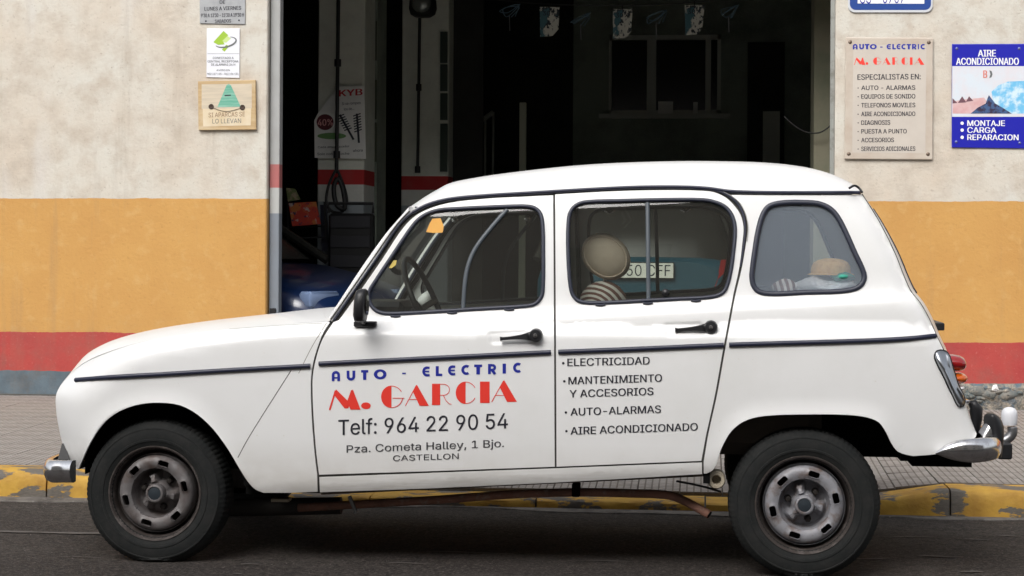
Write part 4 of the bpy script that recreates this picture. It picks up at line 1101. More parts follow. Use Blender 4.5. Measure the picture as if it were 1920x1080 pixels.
# wing mirror
mc = P(680, 572, -.09)
wm = MB()
rows = []
for i, (zz_, wx, wy) in enumerate([(-.062, .016, .02), (-.057, .027, .040), (-.035, .030, .050), (0, .030, .052), (.035, .029, .049), (.053, .024, .038), (.060, .013, .016)]):
    rows.append([Vector((mc.x + .003 * math.sin(zz_ * 20) + wx * math.copysign(abs(math.cos(a)) ** .6, math.cos(a)) * (1.0 if math.cos(a) < 0 else .55), mc.y + wy * math.copysign(abs(math.sin(a)) ** .6, math.sin(a)), mc.z + zz_)) for a in [2 * PI * k / 18 for k in range(18)]])
wm.grid(rows, closed=True); wm.f += [tuple(range(18))[::-1], tuple(6 * 18 + k for k in range(18))]; wm.mi += [0, 0]
wmo = wm.build('wing_mirror', BLACK, fd, smooth=True, sharp=60)
b0 = onside(681, 609, 0)
MB().cbox(P(660, 609, -.02).x, P(702, 609, -.02).x, b0.y - .03, b0.y + .004, P(680, 614, -.02).z, P(680, 603, -.02).z, .004).build('mirror_foot', BLACK, wmo)
MB().tube([Vector((mc.x + .002, mc.y + .01, mc.z - .05)), Vector((b0.x + .004, b0.y - .02, b0.z + .01))], .011, 10).build('mirror_stem', BLACK, wmo, smooth=True)
MB().lathe([(0, 0), (.038, 0)], 20, mc + Vector((.0178, 0, 0)), ax='x').build('mirror_glass', mat('mirror_silver', (.8, .8, .82), .05, metal=1), wmo)

# ------------------------------------------------------------------ wheels
def rim_z(r):
    # depth (towards the viewer is smaller y) of the pressed disc by radius
    return np.interp(r, [0, .036, .050, .078, .086, .094, .112, .130, .142, .149, .156], [.030, .034, .072, .080, .074, .012, .004, .006, .016, .06, .08])
def make_wheel(cx, cz, rimm, ang, mirror=False, y0=.035, flat=0.0):
    Rt = .280; Wt = .150; seg = 264
    prof_t = [(.168, .016), (.172, .006), (.182, .000), (.198, -.005), (.1995, -.008), (.207, -.009), (.2085, -.0065), (.228, -.008), (.244, -.0045), (.2455, -.006), (.250, -.005), (.2515, -.002), (.258, .003), (.267, .012), (.273, .021), (.277, .032), (.279, .05), (.280, .075), (.279, .1), (.277, .118), (.272, .13), (.26, .145), (.225, .158), (.18, .15), (.168, .135)]
    vs = []; fs = []; L = len(prof_t)
    for k in range(seg):
        a = 2 * PI * k / seg; gro = (k % 3 == 0)
        for i, (r_, h_) in enumerate(prof_t):
            rr = r_
            if gro and 12 <= i <= 18: rr -= .0022
            if i in (15, 17): rr -= .004 * (1 if (k % 3) else 1.3)
            x = rr * math.cos(a); z = rr * math.sin(a)
            y = h_
            lim = -cz + .0005
            if z < lim + .012:                      # tyre flattens and bulges on the road
                dd_ = lim + .012 - z; z = lim + .012 - min(dd_, .012) * 1.0 if dd_ < .012 else lim; y = h_ + (-.008 if i < 14 else .004) * (1 - min(1, abs(x) / .12))
            vs.append(Vector((x, y, z)))
    for k in range(seg):
        l = (k + 1) % seg
        for i in range(L - 1): fs.append((k * L + i, k * L + i + 1, l * L + i + 1, l * L + i))
    O = Vector((cx, y0, cz))
    # pressed disc with six slots
    outer = [(.1465 * math.cos(2 * PI * k / 96), .1465 * math.sin(2 * PI * k / 96)) for k in range(96)]
    holes = []
    for k in range(6):
        an = math.radians(ang + 60 * k); rc = .117; ur = np.array([math.cos(an), math.sin(an)]); ut = np.array([-math.sin(an), math.cos(an)])
        lp = []
        for qx, qy in [(-1, -.6), (-.75, -1), (.75, -1), (1, -.6), (1, .6), (.75, 1), (-.75, 1), (-1, .6)]: lp.append(tuple(ur * (rc + .0115 * qy) + ut * (.0205 * qx)))
        holes.append(lp)
    lug = []
    for k in range(3):
        an = math.radians(ang + 32 + 120 * k); c_ = (.060 * math.cos(an), .060 * math.sin(an)); lp = [(c_[0] + .0135 * math.cos(2 * PI * j / 12), c_[1] + .0135 * math.sin(2 * PI * j / 12)) for j in range(12)]; lug.append(lp)
    ring = [(r_ * math.cos(2 * PI * (j + .5 * (i % 2)) / n_), r_ * math.sin(2 * PI * (j + .5 * (i % 2)) / n_)) for i, (r_, n_) in enumerate([(.1425, 96), (.138, 80), (.099, 60), (.095, 72), (.091, 84), (.087, 84), (.083, 84), (.078, 84), (.073, 80), (.068, 72), (.063, 66), (.058, 60), (.053, 54), (.048, 48), (.043, 44), (.038, 40)]) for j in range(n_)]
    def arms(x, z):
        an = np.degrees(np.arctan2(z, x)) - ang - 32 - 60; d_ = np.abs((an + 60) % 120 - 60); r_ = np.hypot(x, z)
        return np.clip(1.6 - d_ / 15, 0, 1) * np.clip((.084 - r_) / .016, 0, 1) * np.clip((r_ - .036) / .008, 0, 1) * .046
    rv, rf = cdt(outer, holes + lug, .011, ring)
    rad = np.hypot(rv[:, 0], rv[:, 1]); yy = rim_z(rad) - arms(rv[:, 0], rv[:, 1])
    # raised lips round the slots
    for h_ in holes:
        d_, _ = pd(rv[:, 0], rv[:, 1], h_ + [h_[0]]); yy = yy - .003 * np.clip(1 - d_ / .006, 0, 1)
    mb = MB(); base = [Vector((float(x), float(y) , float(z))) for (x, z), y in zip(rv, yy)]
    mb.add(base, [f for f in rf])
    for h_, dpt in [(q, .02) for q in holes] + [(q, .012) for q in lug]:
        r_ = float(np.mean([math.hypot(*q) for q in h_])); nh = len(h_); hv = []
        for q in h_:
            rq = math.hypot(*q); y_ = float(rim_z(rq)) - float(arms(np.array(q[0]), np.array(q[1]))) - (.003 if dpt > .015 else 0); hv += [Vector((q[0], y_, q[1])), Vector((q[0], y_ + dpt, q[1]))]
        mb.add(hv, [(2 * i, 2 * i + 1, 2 * ((i + 1) % nh) + 1, 2 * ((i + 1) % nh)) for i in range(nh)])
    mb.lathe([(.1465, float(rim_z(.1465))), (.149, .02), (.1505, .03), (.151, .07)], 96, ax='y')
    disc = mb
    def place(mb_, name, m_, parent, smooth=True, sharp=40):
        for i, v in enumerate(mb_.v):
            v = Vector(v)
            if mirror: v = Vector((v.x, -v.y, v.z))
            q = v + O; mb_.v[i] = (q.x, q.y, q.z)
        if mirror: mb_.f = [tuple(f[::-1]) for f in mb_.f]
        return mb_.build(name, m_, parent, smooth=smooth, sharp=sharp)
    wh = place(disc, 'wheel', rimm, car)
    ty = MB(); ty.add(vs, fs); place(ty, 'tyre', TYRE, wh, sharp=35)
    ow = MB(); ow.lathe([(.168, .02), (.179, .006), (.182, .002), (.180, -.003), (.176, -.002), (.172, .006), (.166, .022), (.160, .05), (.158, .08), (.150, .095), (.10, .10), (0, .10)], 72, ax='y'); place(ow, 'outer_rim', RIMO, wh)
    cp = MB(); cp.lathe([(.036, .034), (.036, .004), (.033, -.004), (.027, -.006), (.025, -.002), (0, -.002)], 30, ax='y'); place(cp, 'centre_cap', rimm, wh)
    cp = MB(); cp.lathe([(.024, -.003), (.012, -.005), (0, -.0055)], 24, ax='y'); place(cp, 'cap_badge', bpy.data.materials.get('dull_grey_blue_badge') or mat('dull_grey_blue_badge', (.035, .045, .055), .4, metal=.3), wh)
    for k in range(3):
        nt_ = MB()
        an = math.radians(ang + 32 + 120 * k); c_ = Vector((.060 * math.cos(an), 0, .060 * math.sin(an))); nt_.lathe([(.0125, .075), (.0125, .052), (.009, .046), (0, .045)], 6, c_, ax='y')
        place(nt_, 'wheel_nut', bpy.data.materials.get('rusty_nut') or mat('rusty_nut', (.03, .025, .022), .6, metal=.3), wh, smooth=False, sharp=None)
    return wh
make_wheel(xw1, zw1, RIMF, 14); make_wheel(xw2, zw2, RIMR, 13)
make_wheel(xw1, zw1, RIMF, 40, mirror=True, y0=1.49 - .035); make_wheel(xw2, zw2, RIMR, 22, mirror=True, y0=1.49 - .035)

# ------------------------------------------------------------------ bumpers, lamps, exhaust
def blade(path, hts, thk, name, m_, parent):
    """bumper blade: path of points, half heights, thickness; outward = away from the car centre"""
    mb = MB(); rows = []; cc = Vector((P(900, 700, YC).x, YC, 0)); n = len(path)
    for i, p in enumerate(path):
        a = path[max(0, i - 1)]; b_ = path[min(n - 1, i + 1)]; tn = (b_ - a).normalized(); out = tn.cross(Vector((0, 0, 1))).normalized()
        if out.dot(Vector((p.x - cc.x, (p.y - YC), 0))) < 0: out = -out
        h_ = hts[i]; rows.append([p + out * (thk * u) + Vector((0, 0, h_ * v)) for u, v in ((-.6, -.9), (0, -1.0), (.55, -.85), (.95, -.4), (1.05, .1), (.9, .55), (.5, .9), (0, 1.0), (-.6, .95))])
    mb.grid(rows, closed=True); mb.f += [tuple(range(9)), tuple((n - 1) * 9 + k for k in range(9))[::-1]]; mb.mi += [0, 0]
    return mb.build(name, m_, parent, smooth=True, sharp=70)
# front
a, b_ = P(138, 884, .0), P(100, 884, .03)
pth = [a, a.lerp(b_, .5) + Vector((0, .003, 0)), b_, Vector((b_.x - .03, .07, b_.z)), Vector((b_.x - .05, .16, b_.z))]
pth = [Vector(q) for q in crom([tuple(v) for v in pth], 5)] + [Vector((b_.x - .06, y, b_.z)) for y in np.linspace(.3, 1.19, 6)]
n1 = len(pth); far = [Vector((v.x, 1.49 - v.y, v.z)) for v in pth[:21]][::-1]; pth = pth + far
blade(pth, [.043] * len(pth), .022, 'front_bumper', CHROME, car)
mb = MB(); q = P(118, 848, .12); mb.add([P(108, 862, .1), P(131, 862, .1), P(122, 830, .12), P(116, 832, .12), P(108, 862, .2), P(131, 862, .2), P(122, 830, .2), P(116, 832, .2)], [(0, 1, 2, 3), (4, 7, 6, 5), (0, 3, 7, 4), (1, 5, 6, 2), (3, 2, 6, 7), (0, 4, 5, 1)]); mb.build('bumper_iron', BLACK, car)
# rear
a = P(1757, 849, .02); path_px = [(1757, 849, .0, .006), (1775, 846, -.012, .026), (1800, 845, -.018, .040), (1825, 845, -.012, .044), (1846, 843, .01, .044), (1860, 841, .05, .043), (1866, 840, .12, .042)]
pc = crom([(*tuple(P(x_, y_, Y_)), h_) for x_, y_, Y_, h_ in path_px], 5)
pth = [Vector(q[:3]) for q in pc]; hh = [q[3] for q in pc]; xe = pth[-1].x; ze = pth[-1].z
pth2 = pth + [Vector((xe + .01, y, ze)) for y in np.linspace(.25, 1.24, 6)] + [Vector((v.x, 1.49 - v.y, v.z)) for v in pth[::-1]]
blade(pth2, hh + [.042] * 6 + hh[::-1], .022, 'rear_bumper', CHROME, car)
# chrome neck rising to the black overrider
mb = MB(); rows = []
for x_, y_, w2 in [(1836, 850, 22), (1842, 834, 20), (1848, 818, 18), (1854, 803, 15), (1860, 790, 11), (1862, 780, 5)]:
    c = P(x_, y_, .20); w3 = w2 / 505; rows.append([Vector((c.x + w3 * math.cos(q), c.y + w3 * 1.1 * math.sin(q), c.z)) for q in [2 * PI * k / 14 for k in range(14)]])
mb.grid(rows, closed=True); mb.f.append(tuple(5 * 14 + k for k in range(14))); mb.mi.append(0)
ov = mb.build('overrider', CHROME, car, smooth=True)
mb = MB(); rows = []
for x_, y_, w2 in [(1866, 856, 11), (1867, 838, 13), (1867, 818, 15), (1864, 800, 18), (1861, 788, 17), (1859, 780, 13), (1858, 775, 6)]:
    c = P(x_, y_, .21); w3 = w2 / 505; rows.append([Vector((c.x + w3 * math.cos(q), c.y + .05 * math.sin(q), c.z)) for q in [2 * PI * k / 14 for k in range(14)]])
mb.grid(rows, closed=True); mb.f.append(tuple(6 * 14 + k for k in range(14))); mb.mi.append(0)
mb.build('overrider_rubber', BLACK, ov, smooth=True)
MB().tube([P(1817, 760, .3), P(1824, 758, .3), P(1830, 768, .3), P(1831, 785, .3), P(1827, 800, .3), P(1832, 818, .3)], [.016, .022, .026, .022, .024, .02], 12).build('number_plate_lamp', BLACK, car, smooth=True)
MB().cbox(P(1808, 757, .29).x, P(1817, 757, .29).x, .26, .32, P(1812, 756, .29).z, P(1812, 749, .29).z, .004).build('lamp_clip', CHROME, car)
# tow hitch with white cap
tb = MB().tube(crom([tuple(P(a_, b_, YC - .05)) for a_, b_ in [(1850, 830), (1872, 829), (1890, 822), (1898, 812), (1898, 800)]], 5), .020, 12).build('tow_hitch', STEEL, car, smooth=True)
MB().cbox(P(1866, 850, YC - .05).x, P(1893, 850, YC - .05).x, YC - .12, YC + .02, P(1880, 858, YC - .05).z, P(1880, 828, YC - .05).z, .006).build('hitch_socket', BLACK, tb)
MB().cbox(P(1800, 850, YC - .05).x, P(1866, 850, YC - .05).x, YC - .09, YC - .01, P(1880, 850, YC - .05).z, P(1880, 836, YC - .05).z, .004).build('hitch_bar', BLACK, tb)
c = P(1892.5, 797, YC - .05); MB().lathe([(.028, 0), (.031, .012), (.032, .04), (.030, .055), (.022, .066), (.01, .071), (0, .072)], 24, c).build('ball_cap', mat('white_plastic_cap', (.75, .76, .8), .4), tb, smooth=True)
# tail lamps
TRIM = mat('dulled_chrome_trim', (.42, .44, .47), .28, metal=1)
for sgn in (0, 1):
    ho = [(1753, 668), (1756, 660), (1765, 657.5), (1776, 662), (1786, 690), (1796, 722), (1806, 742), (1808, 752), (1804, 761), (1797, 760), (1786, 740), (1770, 706), (1757, 680)]
    hc = sidepts(crom(ho, 3, True)); ctr = sum(hc, Vector()) / len(hc); n_ = len(hc); vs = []
    for lev, (k, dy) in enumerate([(1.0, .012), (1.0, -.012), (.86, -.022), (.45, -.027)]):
        for v in hc: q = ctr + (v - ctr) * k; vs.append(Vector((q.x, v.y + dy, q.z)))
    fs = [(l * n_ + i, l * n_ + (i + 1) % n_, (l + 1) * n_ + (i + 1) % n_, (l + 1) * n_ + i) for l in range(3) for i in range(n_)] + [tuple(3 * n_ + i for i in range(n_))]
    def mk(mb_, name, m_, par):
        if sgn: mb_.v = [(v[0], 1.49 - v[1], v[2]) for v in mb_.v]; mb_.f = [f[::-1] for f in mb_.f]
        return mb_.build(name, m_, par, smooth=True, sharp=55)
    mb = MB(); mb.add(vs, fs); tl = mk(mb, 'tail_lamp', TRIM, car)
    mb = MB(); mb.tube([v + Vector((0, .001, 0)) for v in hc], .0055, 6, closed=True); mk(mb, 'gasket', BLACK, tl)
    def lens(pxs, name, m_):
        cen = [P(a_, b_, .11) for a_, b_, _, _ in pxs]; rows = []
        for v, (_, _, rx_, rz_) in zip(cen, pxs): rows.append([Vector((v.x, v.y + .06 * rz_ * math.cos(q), v.z + rx_ * math.sin(q))) for q in [2 * PI * k / 16 for k in range(16)]])
        mb_ = MB(); mb_.grid(rows, closed=True); mb_.f.append(tuple((len(rows) - 1) * 16 + k for k in range(16))); mb_.mi.append(0); mk(mb_, name, m_, tl)
    lens([(1768, 680, .031, 1), (1785, 680, .031, 1), (1798, 681, .029, .95), (1806, 682, .023, .8), (1810, 683, .012, .5)], 'red_lens', RED_LENS)
    lens([(1785, 709, .021, 1), (1800, 709, .021, .95), (1808, 709, .016, .8), (1812, 709, .008, .5)], 'orange_lens', ORANGE_LENS)
    lens([(1785, 728, .010, .8), (1800, 727, .010, .8), (1806, 727, .006, .6)], 'clear_lens', INK_WHITE)
# exhaust
ex = MB().tube(crom([tuple(P(a_, b_, Y_)) for a_, b_, Y_ in [(560, 952, .40), (700, 944, .36), (820, 937, .33), (960, 927, .30), (1080, 923, .28), (1180, 925, .26), (1255, 929, .24), (1285, 940, .22), (1330, 965, .18)]], 6), .0165, 14).build('exhaust_pipe', RUST, car, smooth=True)
MB().tube([P(1329, 964.5, .18), P(1331.2, 966.1, .179)], .0135, 14).build('pipe_mouth', DARK, ex)
MB().cbox(P(1073, 915, .27).x, P(1088, 915, .27).x, .24, .30, P(1080, 930, .27).z, P(1080, 905, .27).z, .004).build('hanger', DARK, ex)
MB().tube([P(655, 930, .3), P(668, 962, .3)], .008, 8).build('bracket', STEEL, ex)
MB().tube([P(430, 952, .5), P(640, 948, .5)], .035, 14).build('front_silencer', mat('sooty_steel', (.06, .055, .05), .7), ex, smooth=True, sharp=40)
# torsion arm end behind the sill, jack bracket, brake line
tr = MB().lathe([(.034, .05), (.034, -.01), (.030, -.016), (.019, -.016), (.017, -.010), (.017, .03), (0, .03)], 28, P(1343, 899, .07), ax='y').build('suspension_arm_pivot', BEIGE, car, smooth=True, sharp=40)
mb = MB(); c = P(1343, 899, .10); mb.add([P(1318, 890, .1), P(1335, 884, .1), P(1352, 912, .1), P(1340, 916, .1), P(1318, 890, .14), P(1335, 884, .14), P(1352, 912, .14), P(1340, 916, .14)], [(0, 1, 2, 3), (4, 7, 6, 5), (0, 3, 7, 4), (1, 5, 6, 2), (3, 2, 6, 7), (0, 4, 5, 1)]); mb.build('bracket_plate', BEIGE, tr)
MB().tube([P(1268, 902, .1), P(1300, 908, .1), P(1325, 914, .1), P(1352, 922, .1)], .0045, 6).build('brake_line', BLACK, car)
MB().cbox(P(510, 930, .2).x, P(543, 930, .2).x, .18, .24, P(520, 940, .2).z, P(520, 934, .2).z, .002).build('underbody_clip', BEIGE, car)
mb = MB()
K = 14
lo = sidepts([(600 + 718 * i / K, 923 - 34.5 * i / K) for i in range(K + 1)])
mb.grid([[v + Vector((0, .016, .004)) for v in lo], [v + Vector((0, .018, -.012)) for v in lo], [v + Vector((0, .05, -.012)) for v in lo], [v + Vector((0, .10, .01)) for v in lo]])
mb.build('sill_flange', mat('rusty_sill_flange', (.13, .095, .075), .8, noise=(22, (.035, .03, .028), .42, .6)), sl)

# ------------------------------------------------------------------ cabin contents
st = thing('_tmp', None, None); bpy.data.objects.remove(st)
sp_ = []
SW = P(797, 566, .38); 
swm = Matrix.Translation(SW) @ Matrix.Rotation(math.radians(-4), 4, 'Z') @ Matrix.Rotation(math.radians(-24), 4, 'Y')
ring = [swm @ Vector((0, .185 * math.cos(q), .185 * math.sin(q))) for q in [2 * PI * k / 40 for k in range(40)]]
swo = MB().tube(ring, .0115, 10, closed=True).build('steering_wheel', BLACK, car, smooth=True)
mb = MB(); mb.tube([swm @ Vector((0, -.18, 0)), swm @ Vector((-.03, 0, -.02)), swm @ Vector((0, .18, 0))], .013, 8); mb.tube([swm @ Vector((-.03, 0, -.02)), swm @ Vector((-.35, 0, -.05))], .02, 8); mb.build('steering_column', BLACK, swo, smooth=True)
def seat(y0, x0, tilt, hr, par=car):
    zb = SZ(0) + .09
    mb = MB(); mb.cbox(x0 - .45, x0 + .02, y0 - .22, y0 + .22, zb + .1, zb + .28, .05); o = mb.build('seat', SEATM, par, smooth=True, sharp=30)
    Mx = Matrix.Translation((x0, y0, zb + .2)) @ Matrix.Rotation(math.radians(tilt), 4, 'Y')
    mb = MB(); rows = []
    for i, (z_, w2, d_) in enumerate([(0, .21, .05), (.12, .22, .065), (.24, .215, .07), (.33, .20, .065), (.38, .17, .05), (.40, .1, .025)]):
        rows.append([Mx @ Vector((d_ * math.copysign(abs(math.sin(q)) ** .7, math.sin(q)), w2 * math.copysign(abs(math.cos(q)) ** .6, math.cos(q)), z_)) for q in [2 * PI * k / 24 for k in range(24)]])
    mb.grid(rows, closed=True); mb.f.append(tuple(5 * 24 + k for k in range(24))); mb.mi.append(0)
    ob = mb.build('backrest', hr[1], o, smooth=True)
    return o, Mx
STRIPE = bpy.data.materials.new('striped_seat_cloth'); STRIPE.use_nodes = True
t = STRIPE.node_tree; b = t.nodes['Principled BSDF']; g = t.nodes.new('ShaderNodeNewGeometry'); b.inputs['Roughness'].default_value = .9
mp = t.nodes.new('ShaderNodeMapping'); c_ = P(1112, 578, .42); mp.inputs['Location'].default_value = (-c_.x, 0, -c_.z); mp.inputs['Scale'].default_value = (1, 0, 1.25)
mp.inputs['Location'].default_value = (-c_.x, 0, -c_.z * 1.25)
t.links.new(g.outputs['Position'], mp.inputs[0])
wv = t.nodes.new('ShaderNodeTexWave'); wv.wave_type = 'RINGS'; wv.rings_direction = 'SPHERICAL'; wv.inputs['Scale'].default_value = 14; wv.inputs['Distortion'].default_value = .6; wv.inputs['Detail Scale'].default_value = 3
t.links.new(mp.outputs[0], wv.inputs['Vector']); t.links.new(mixc(mrange(wv.outputs[0], .35, .6), (.88, .84, .80), (.22, .11, .09)), b.inputs['Base Color'])
xs0 = P(1150, 560, .38).x
so, Mx = seat(.40, xs0 - .16, 14, (None, SEATM))
# rounded striped cushion cover on top of the backrest and the oval head rest
bc = P(1131, 566, .36)
mb = MB(); mb.lathe([(.0, .082), (.03, .078), (.06, .062), (.085, .03), (.09, 0), (.085, -.06), (.08, -.14)], 26, bc, M=Matrix.Diagonal((1.02, 1.6, 1, 1)).to_3x3().to_4x4()); mb.build('seat_cover', STRIPE, so, smooth=True)
hcn = P(1136, 481, .34)
Mh = Matrix.Rotation(math.radians(38), 4, 'Y')
mb = MB(); mb.lathe([(0, -.048), (.05, -.046), (.085, -.034), (.100, -.010), (.102, .010), (.085, .034), (.05, .046), (0, .048)], 34, hcn, ax='y', M=Mh @ Matrix.Diagonal((1.0, 1.0, .82, 1))); hr = mb.build('head_rest', HEADR, so, smooth=True)
ring = [hcn + (Mh @ Vector((.088 * math.cos(q), -.0345, .072 * math.sin(q)))) for q in [2 * PI * k / 40 for k in range(40)]]
MB().tube(ring, .0035, 6, closed=True).build('piping', HEADR, hr, smooth=True)
MB().tube([hcn + Vector((0, 0, -.07)), bc + Vector((0, 0, .02))], .008, 8).build('head_rest_post', STEEL, hr)
seat(1.08, xs0 - .16, 14, (None, SEATM))
mb = MB(); mb.cbox(P(1340, 500, .7).x - .05, P(1340, 500, .7).x + .40, .15, 1.34, SZ(0) + .12, SZ(0) + .32, .05); rs_ = mb.build('rear_seat', SEATM, car)
MB().cbox(P(1400, 500, .7).x, P(1400, 500, .7).x + .12, .15, 1.34, SZ(.5) + .25, P(1450, 556, .7).z - .01, .04).build('backrest', SEATM, rs_)
# parcel shelf and the things on it
zs = P(1500, 560, .3).z
MB().cbox(P(1408, 555, .3).x, P(1640, 555, .3).x, .09, 1.40, zs - .02, zs, .004).build('parcel_shelf', CABIN, car)
def lump(name, px, py, Yq, rx, ry, rz, m_, label, cat, seed=1, group=None, amp=.25):
    c = P(px, py, Yq); r_ = random.Random(seed); ph = [r_.uniform(0, 6) for _ in range(6)]; rows = []
    for i in range(13):
        th = PI * i / 12; row = []
        for k in range(24):
            a = 2 * PI * k / 24; d_ = 1 + amp * (.5 * math.sin(3 * a + ph[0] + th * 2) + .3 * math.sin(5 * a + ph[1]) * math.sin(3 * th + ph[2]) + .2 * math.sin(7 * a + 4 * th + ph[3]))
            row.append(Vector((c.x + rx * d_ * math.sin(th) * math.cos(a), c.y + ry * d_ * math.sin(th) * math.sin(a), max(zs + .001, c.z + rz * d_ * math.cos(th)))))
        rows.append(row)
    mb = MB(); mb.grid(rows, closed=True); o = mb.build(name, m_, smooth=True); prop(o, label=label, category=cat, group=group); return o
lump('white_bag', 1550, 538, .185, .115, .095, .042, mat('white_bag_plastic', (.9, .93, .97), .5, bump=(25, .8, .02)), 'crumpled white bag under the straw hat in the rear side window', 'bag', 3)
lump('white_bag', 1474, 541, .19, .05, .07, .034, STRIPE, 'small striped cloth bag at the front corner of the rear side window', 'bag', 9, amp=.15)
lump('green_cloth', 1580, 519, .14, .045, .06, .018, mat('green_cloth', (.05, .36, .26), .8), 'folded green cloth just below the straw hat in the rear window', 'cloth', 5, amp=.15)
hc_ = P(1558, 514, .185)
STRAW = mat('straw', (.90, .60, .26), .8, noise=(60, (.74, .45, .18), .4, .7), bump=(120, .5, .003))
ht = thing('straw_hat', 'orange-brown straw hat behind the rear side window of the white car', 'hat', hc_)
MB().lathe([(0, .060), (.025, .0585), (.048, .053), (.064, .043), (.072, .028), (.074, .012), (.074, .004)], 36, hc_).build('crown', STRAW, ht, smooth=True)
MB().lathe([(.074, .004), (.085, .000), (.088, -.003), (.075, -.003)], 36, hc_).build('brim', STRAW, ht, smooth=True)
# orange triangle sticker and small yellow sticker on the windscreen side, hooks
ORS = mat('orange_sticker', (.72, .36, .06), .6)
def poly_plate(pxs, Yq, thick, m_, name, parent=None, **k):
    f_ = [P(a_, b_, Yq) for a_, b_ in pxs]; b2 = [v + Vector((0, thick, 0)) for v in f_]; n_ = len(f_)
    mb = MB(); mb.add(f_ + b2, [tuple(range(n_)), tuple(range(n_, 2 * n_))[::-1]] + [(i, i + n_, (i + 1) % n_ + n_, (i + 1) % n_) for i in range(n_)]); return mb.build(name, m_, parent, **k)
def stick(pxs, m_, nm):
    mb = MB(); mb.add([onside(a_, b_, -.0048) for a_, b_ in pxs], [tuple(range(len(pxs)))]); return mb.build(nm, m_, fd)
poly_plate(crom([(811, 410), (826, 409), (832, 424), (830, 436), (816, 437), (799, 435), (798, 432), (806, 418)], 3, True), .50, .003, ORS, 'warning_sticker', car) if False else stick([(811, 410), (826, 409), (832, 424), (830, 436), (816, 437), (799, 435), (806, 418)], ORS, 'warning_sticker')
stick([(738, 488), (744, 488), (742, 497), (734, 503), (729, 502)], mat('yellow_sticker', (.60, .46, .10), .6), 'tax_sticker')
for px, py in ((852, 412), (988, 409)):
    MB().lathe([(0, -.01), (.012, -.008), (.014, .01)], 10, P(px, py, 1.2), ax='y').build('coat_hook', CHROME, car, smooth=True)
for px, py in ((1143, 396), (1285, 394)):
    o = MB().tube([P(px - 9, py - 2, 1.2), P(px, py + 4, 1.2), P(px + 8, py - 3, 1.2)], .006, 8).build('grab_handle', CHROME, car, smooth=True)
# wipers / white cloth on the dash
lump_c = P(800, 560, .62)
cl = MB(); cl.lathe([(0, .035), (.016, .03), (.026, .005), (.03, -.02), (.02, -.033), (0, -.035)], 12, lump_c, M=Matrix.Rotation(.6, 4, 'Y')); o = cl.build('crumpled_paper', INK_WHITE, smooth=True); prop(o, label='crumpled white paper on the dashboard seen through the steering wheel', category='paper')

# ------------------------------------------------------------------ lettering on the doors
SU = onside
AE = [('A', 622, 637.5, 714.5, 19), ('U', 650, 666, 713.5, 18.5), ('T', 677, 690.5, 712.3, 18.5), ('O', 701, 723, 711.3, 19), ('-', 752, 763, 706, 14), ('E', 792, 807, 706, 19), ('L', 817, 829.5, 705, 18.5), ('E', 840, 855, 704, 19), ('C', 865, 881, 703, 19), ('T', 889, 904, 702, 18.5), ('R', 915, 931.5, 701.5, 19), ('I', 940, 951, 700.3, 18.5), ('C', 962, 978, 699, 19)]
deco_line(AE, ROUND, SU, INK_BLUE, fd, 'lettering')
MG = [('M', 618, 674, 768, 38), ('.', 677, 695, 767, 12.5), ('G', 714, 756, 765, 42), ('A', 760, 801, 761, 40), ('R', 810, 844, 759.5, 40), ('C', 854, 892, 757.5, 42), ('I', 900, 918, 755.5, 40), ('A', 922, 966, 753.5, 41)]
deco_line(MG, FAT, SU, INK_RED, fd, 'lettering')
def carl(s, p0, p1, h_, o_=None, bold=.0, sp=1.0, m_=INK_BLACK): return letters(s, p0, p1, h_, SU, m_, o_ or fd, bold, spacing=sp)
GREY_INK = mat('ink_grey', (.055, .055, .06), .5)
carl('Telf: 964 22 90 54', (634.5, 816), (952, 803), 28.5, bold=.007)
carl('Pza. Cometa Halley, 1 Bjo.', (650, 849), (945, 838), 14, m_=GREY_INK, bold=.010)
carl('CASTELLON', (737, 864.5), (860, 860.5), 10.5, m_=GREY_INK, bold=.010)
for s, p0, p1 in (('ELECTRICIDAD', (1064, 686.5), (1218, 683)), ('MANTENIMIENTO', (1066, 721), (1241, 715.5)), ('Y ACCESORIOS', (1068, 745.5), (1225, 740.5)), ('AUTO-ALARMAS', (1070, 779.5), (1239, 774)), ('AIRE ACONDICIONADO', (1070, 815), (1308, 807))):
    carl(s, p0, p1, 14, rd, bold=.022)
mb = MB()
for px, py in ((1056, 681), (1058, 715), (1061, 773.5), (1062, 808.5)):
    vs = [SU(px + 2.4 * math.cos(q), py + 2.4 * math.sin(q), .0012) for q in [2 * PI * k / 10 for k in range(10)]]; mb.add(vs, [tuple(range(10))])
mb.build('bullet', INK_BLACK, rd)

# ------------------------------------------------------------------ signs on the wall
def wall_at(Y): return lambda px, py, off: P(px, py, Y - off)
def plate(name, pxs, dpt, m_, label, cat, gap=.004, parent=None, bev=0):
    x_ = sum(p[0] for p in pxs) / len(pxs); y_ = sum(p[1] for p in pxs) / len(pxs)
    o = thing(name, label, cat, P(x_, y_, YW - gap - dpt))
    Yf = YW - gap - dpt; f_ = [P(a_, b_, Yf) for a_, b_ in pxs]; n_ = len(f_); cc = sum(f_, Vector()) / n_
    f2 = [cc + (v - cc) * (1 - .012) for v in f_]; f1 = [v + Vector((0, .002, 0)) for v in f_]; b2 = [v + Vector((0, dpt, 0)) for v in f_]
    mb = MB(); mb.add(f2 + f1 + b2, [tuple(range(n_))] + [(l * n_ + i, (l + 1) * n_ + i, (l + 1) * n_ + (i + 1) % n_, l * n_ + (i + 1) % n_) for l in range(2) for i in range(n_)] + [tuple(range(2 * n_, 3 * n_))[::-1]])
    mb.build('board', m_, o); return o, Yf
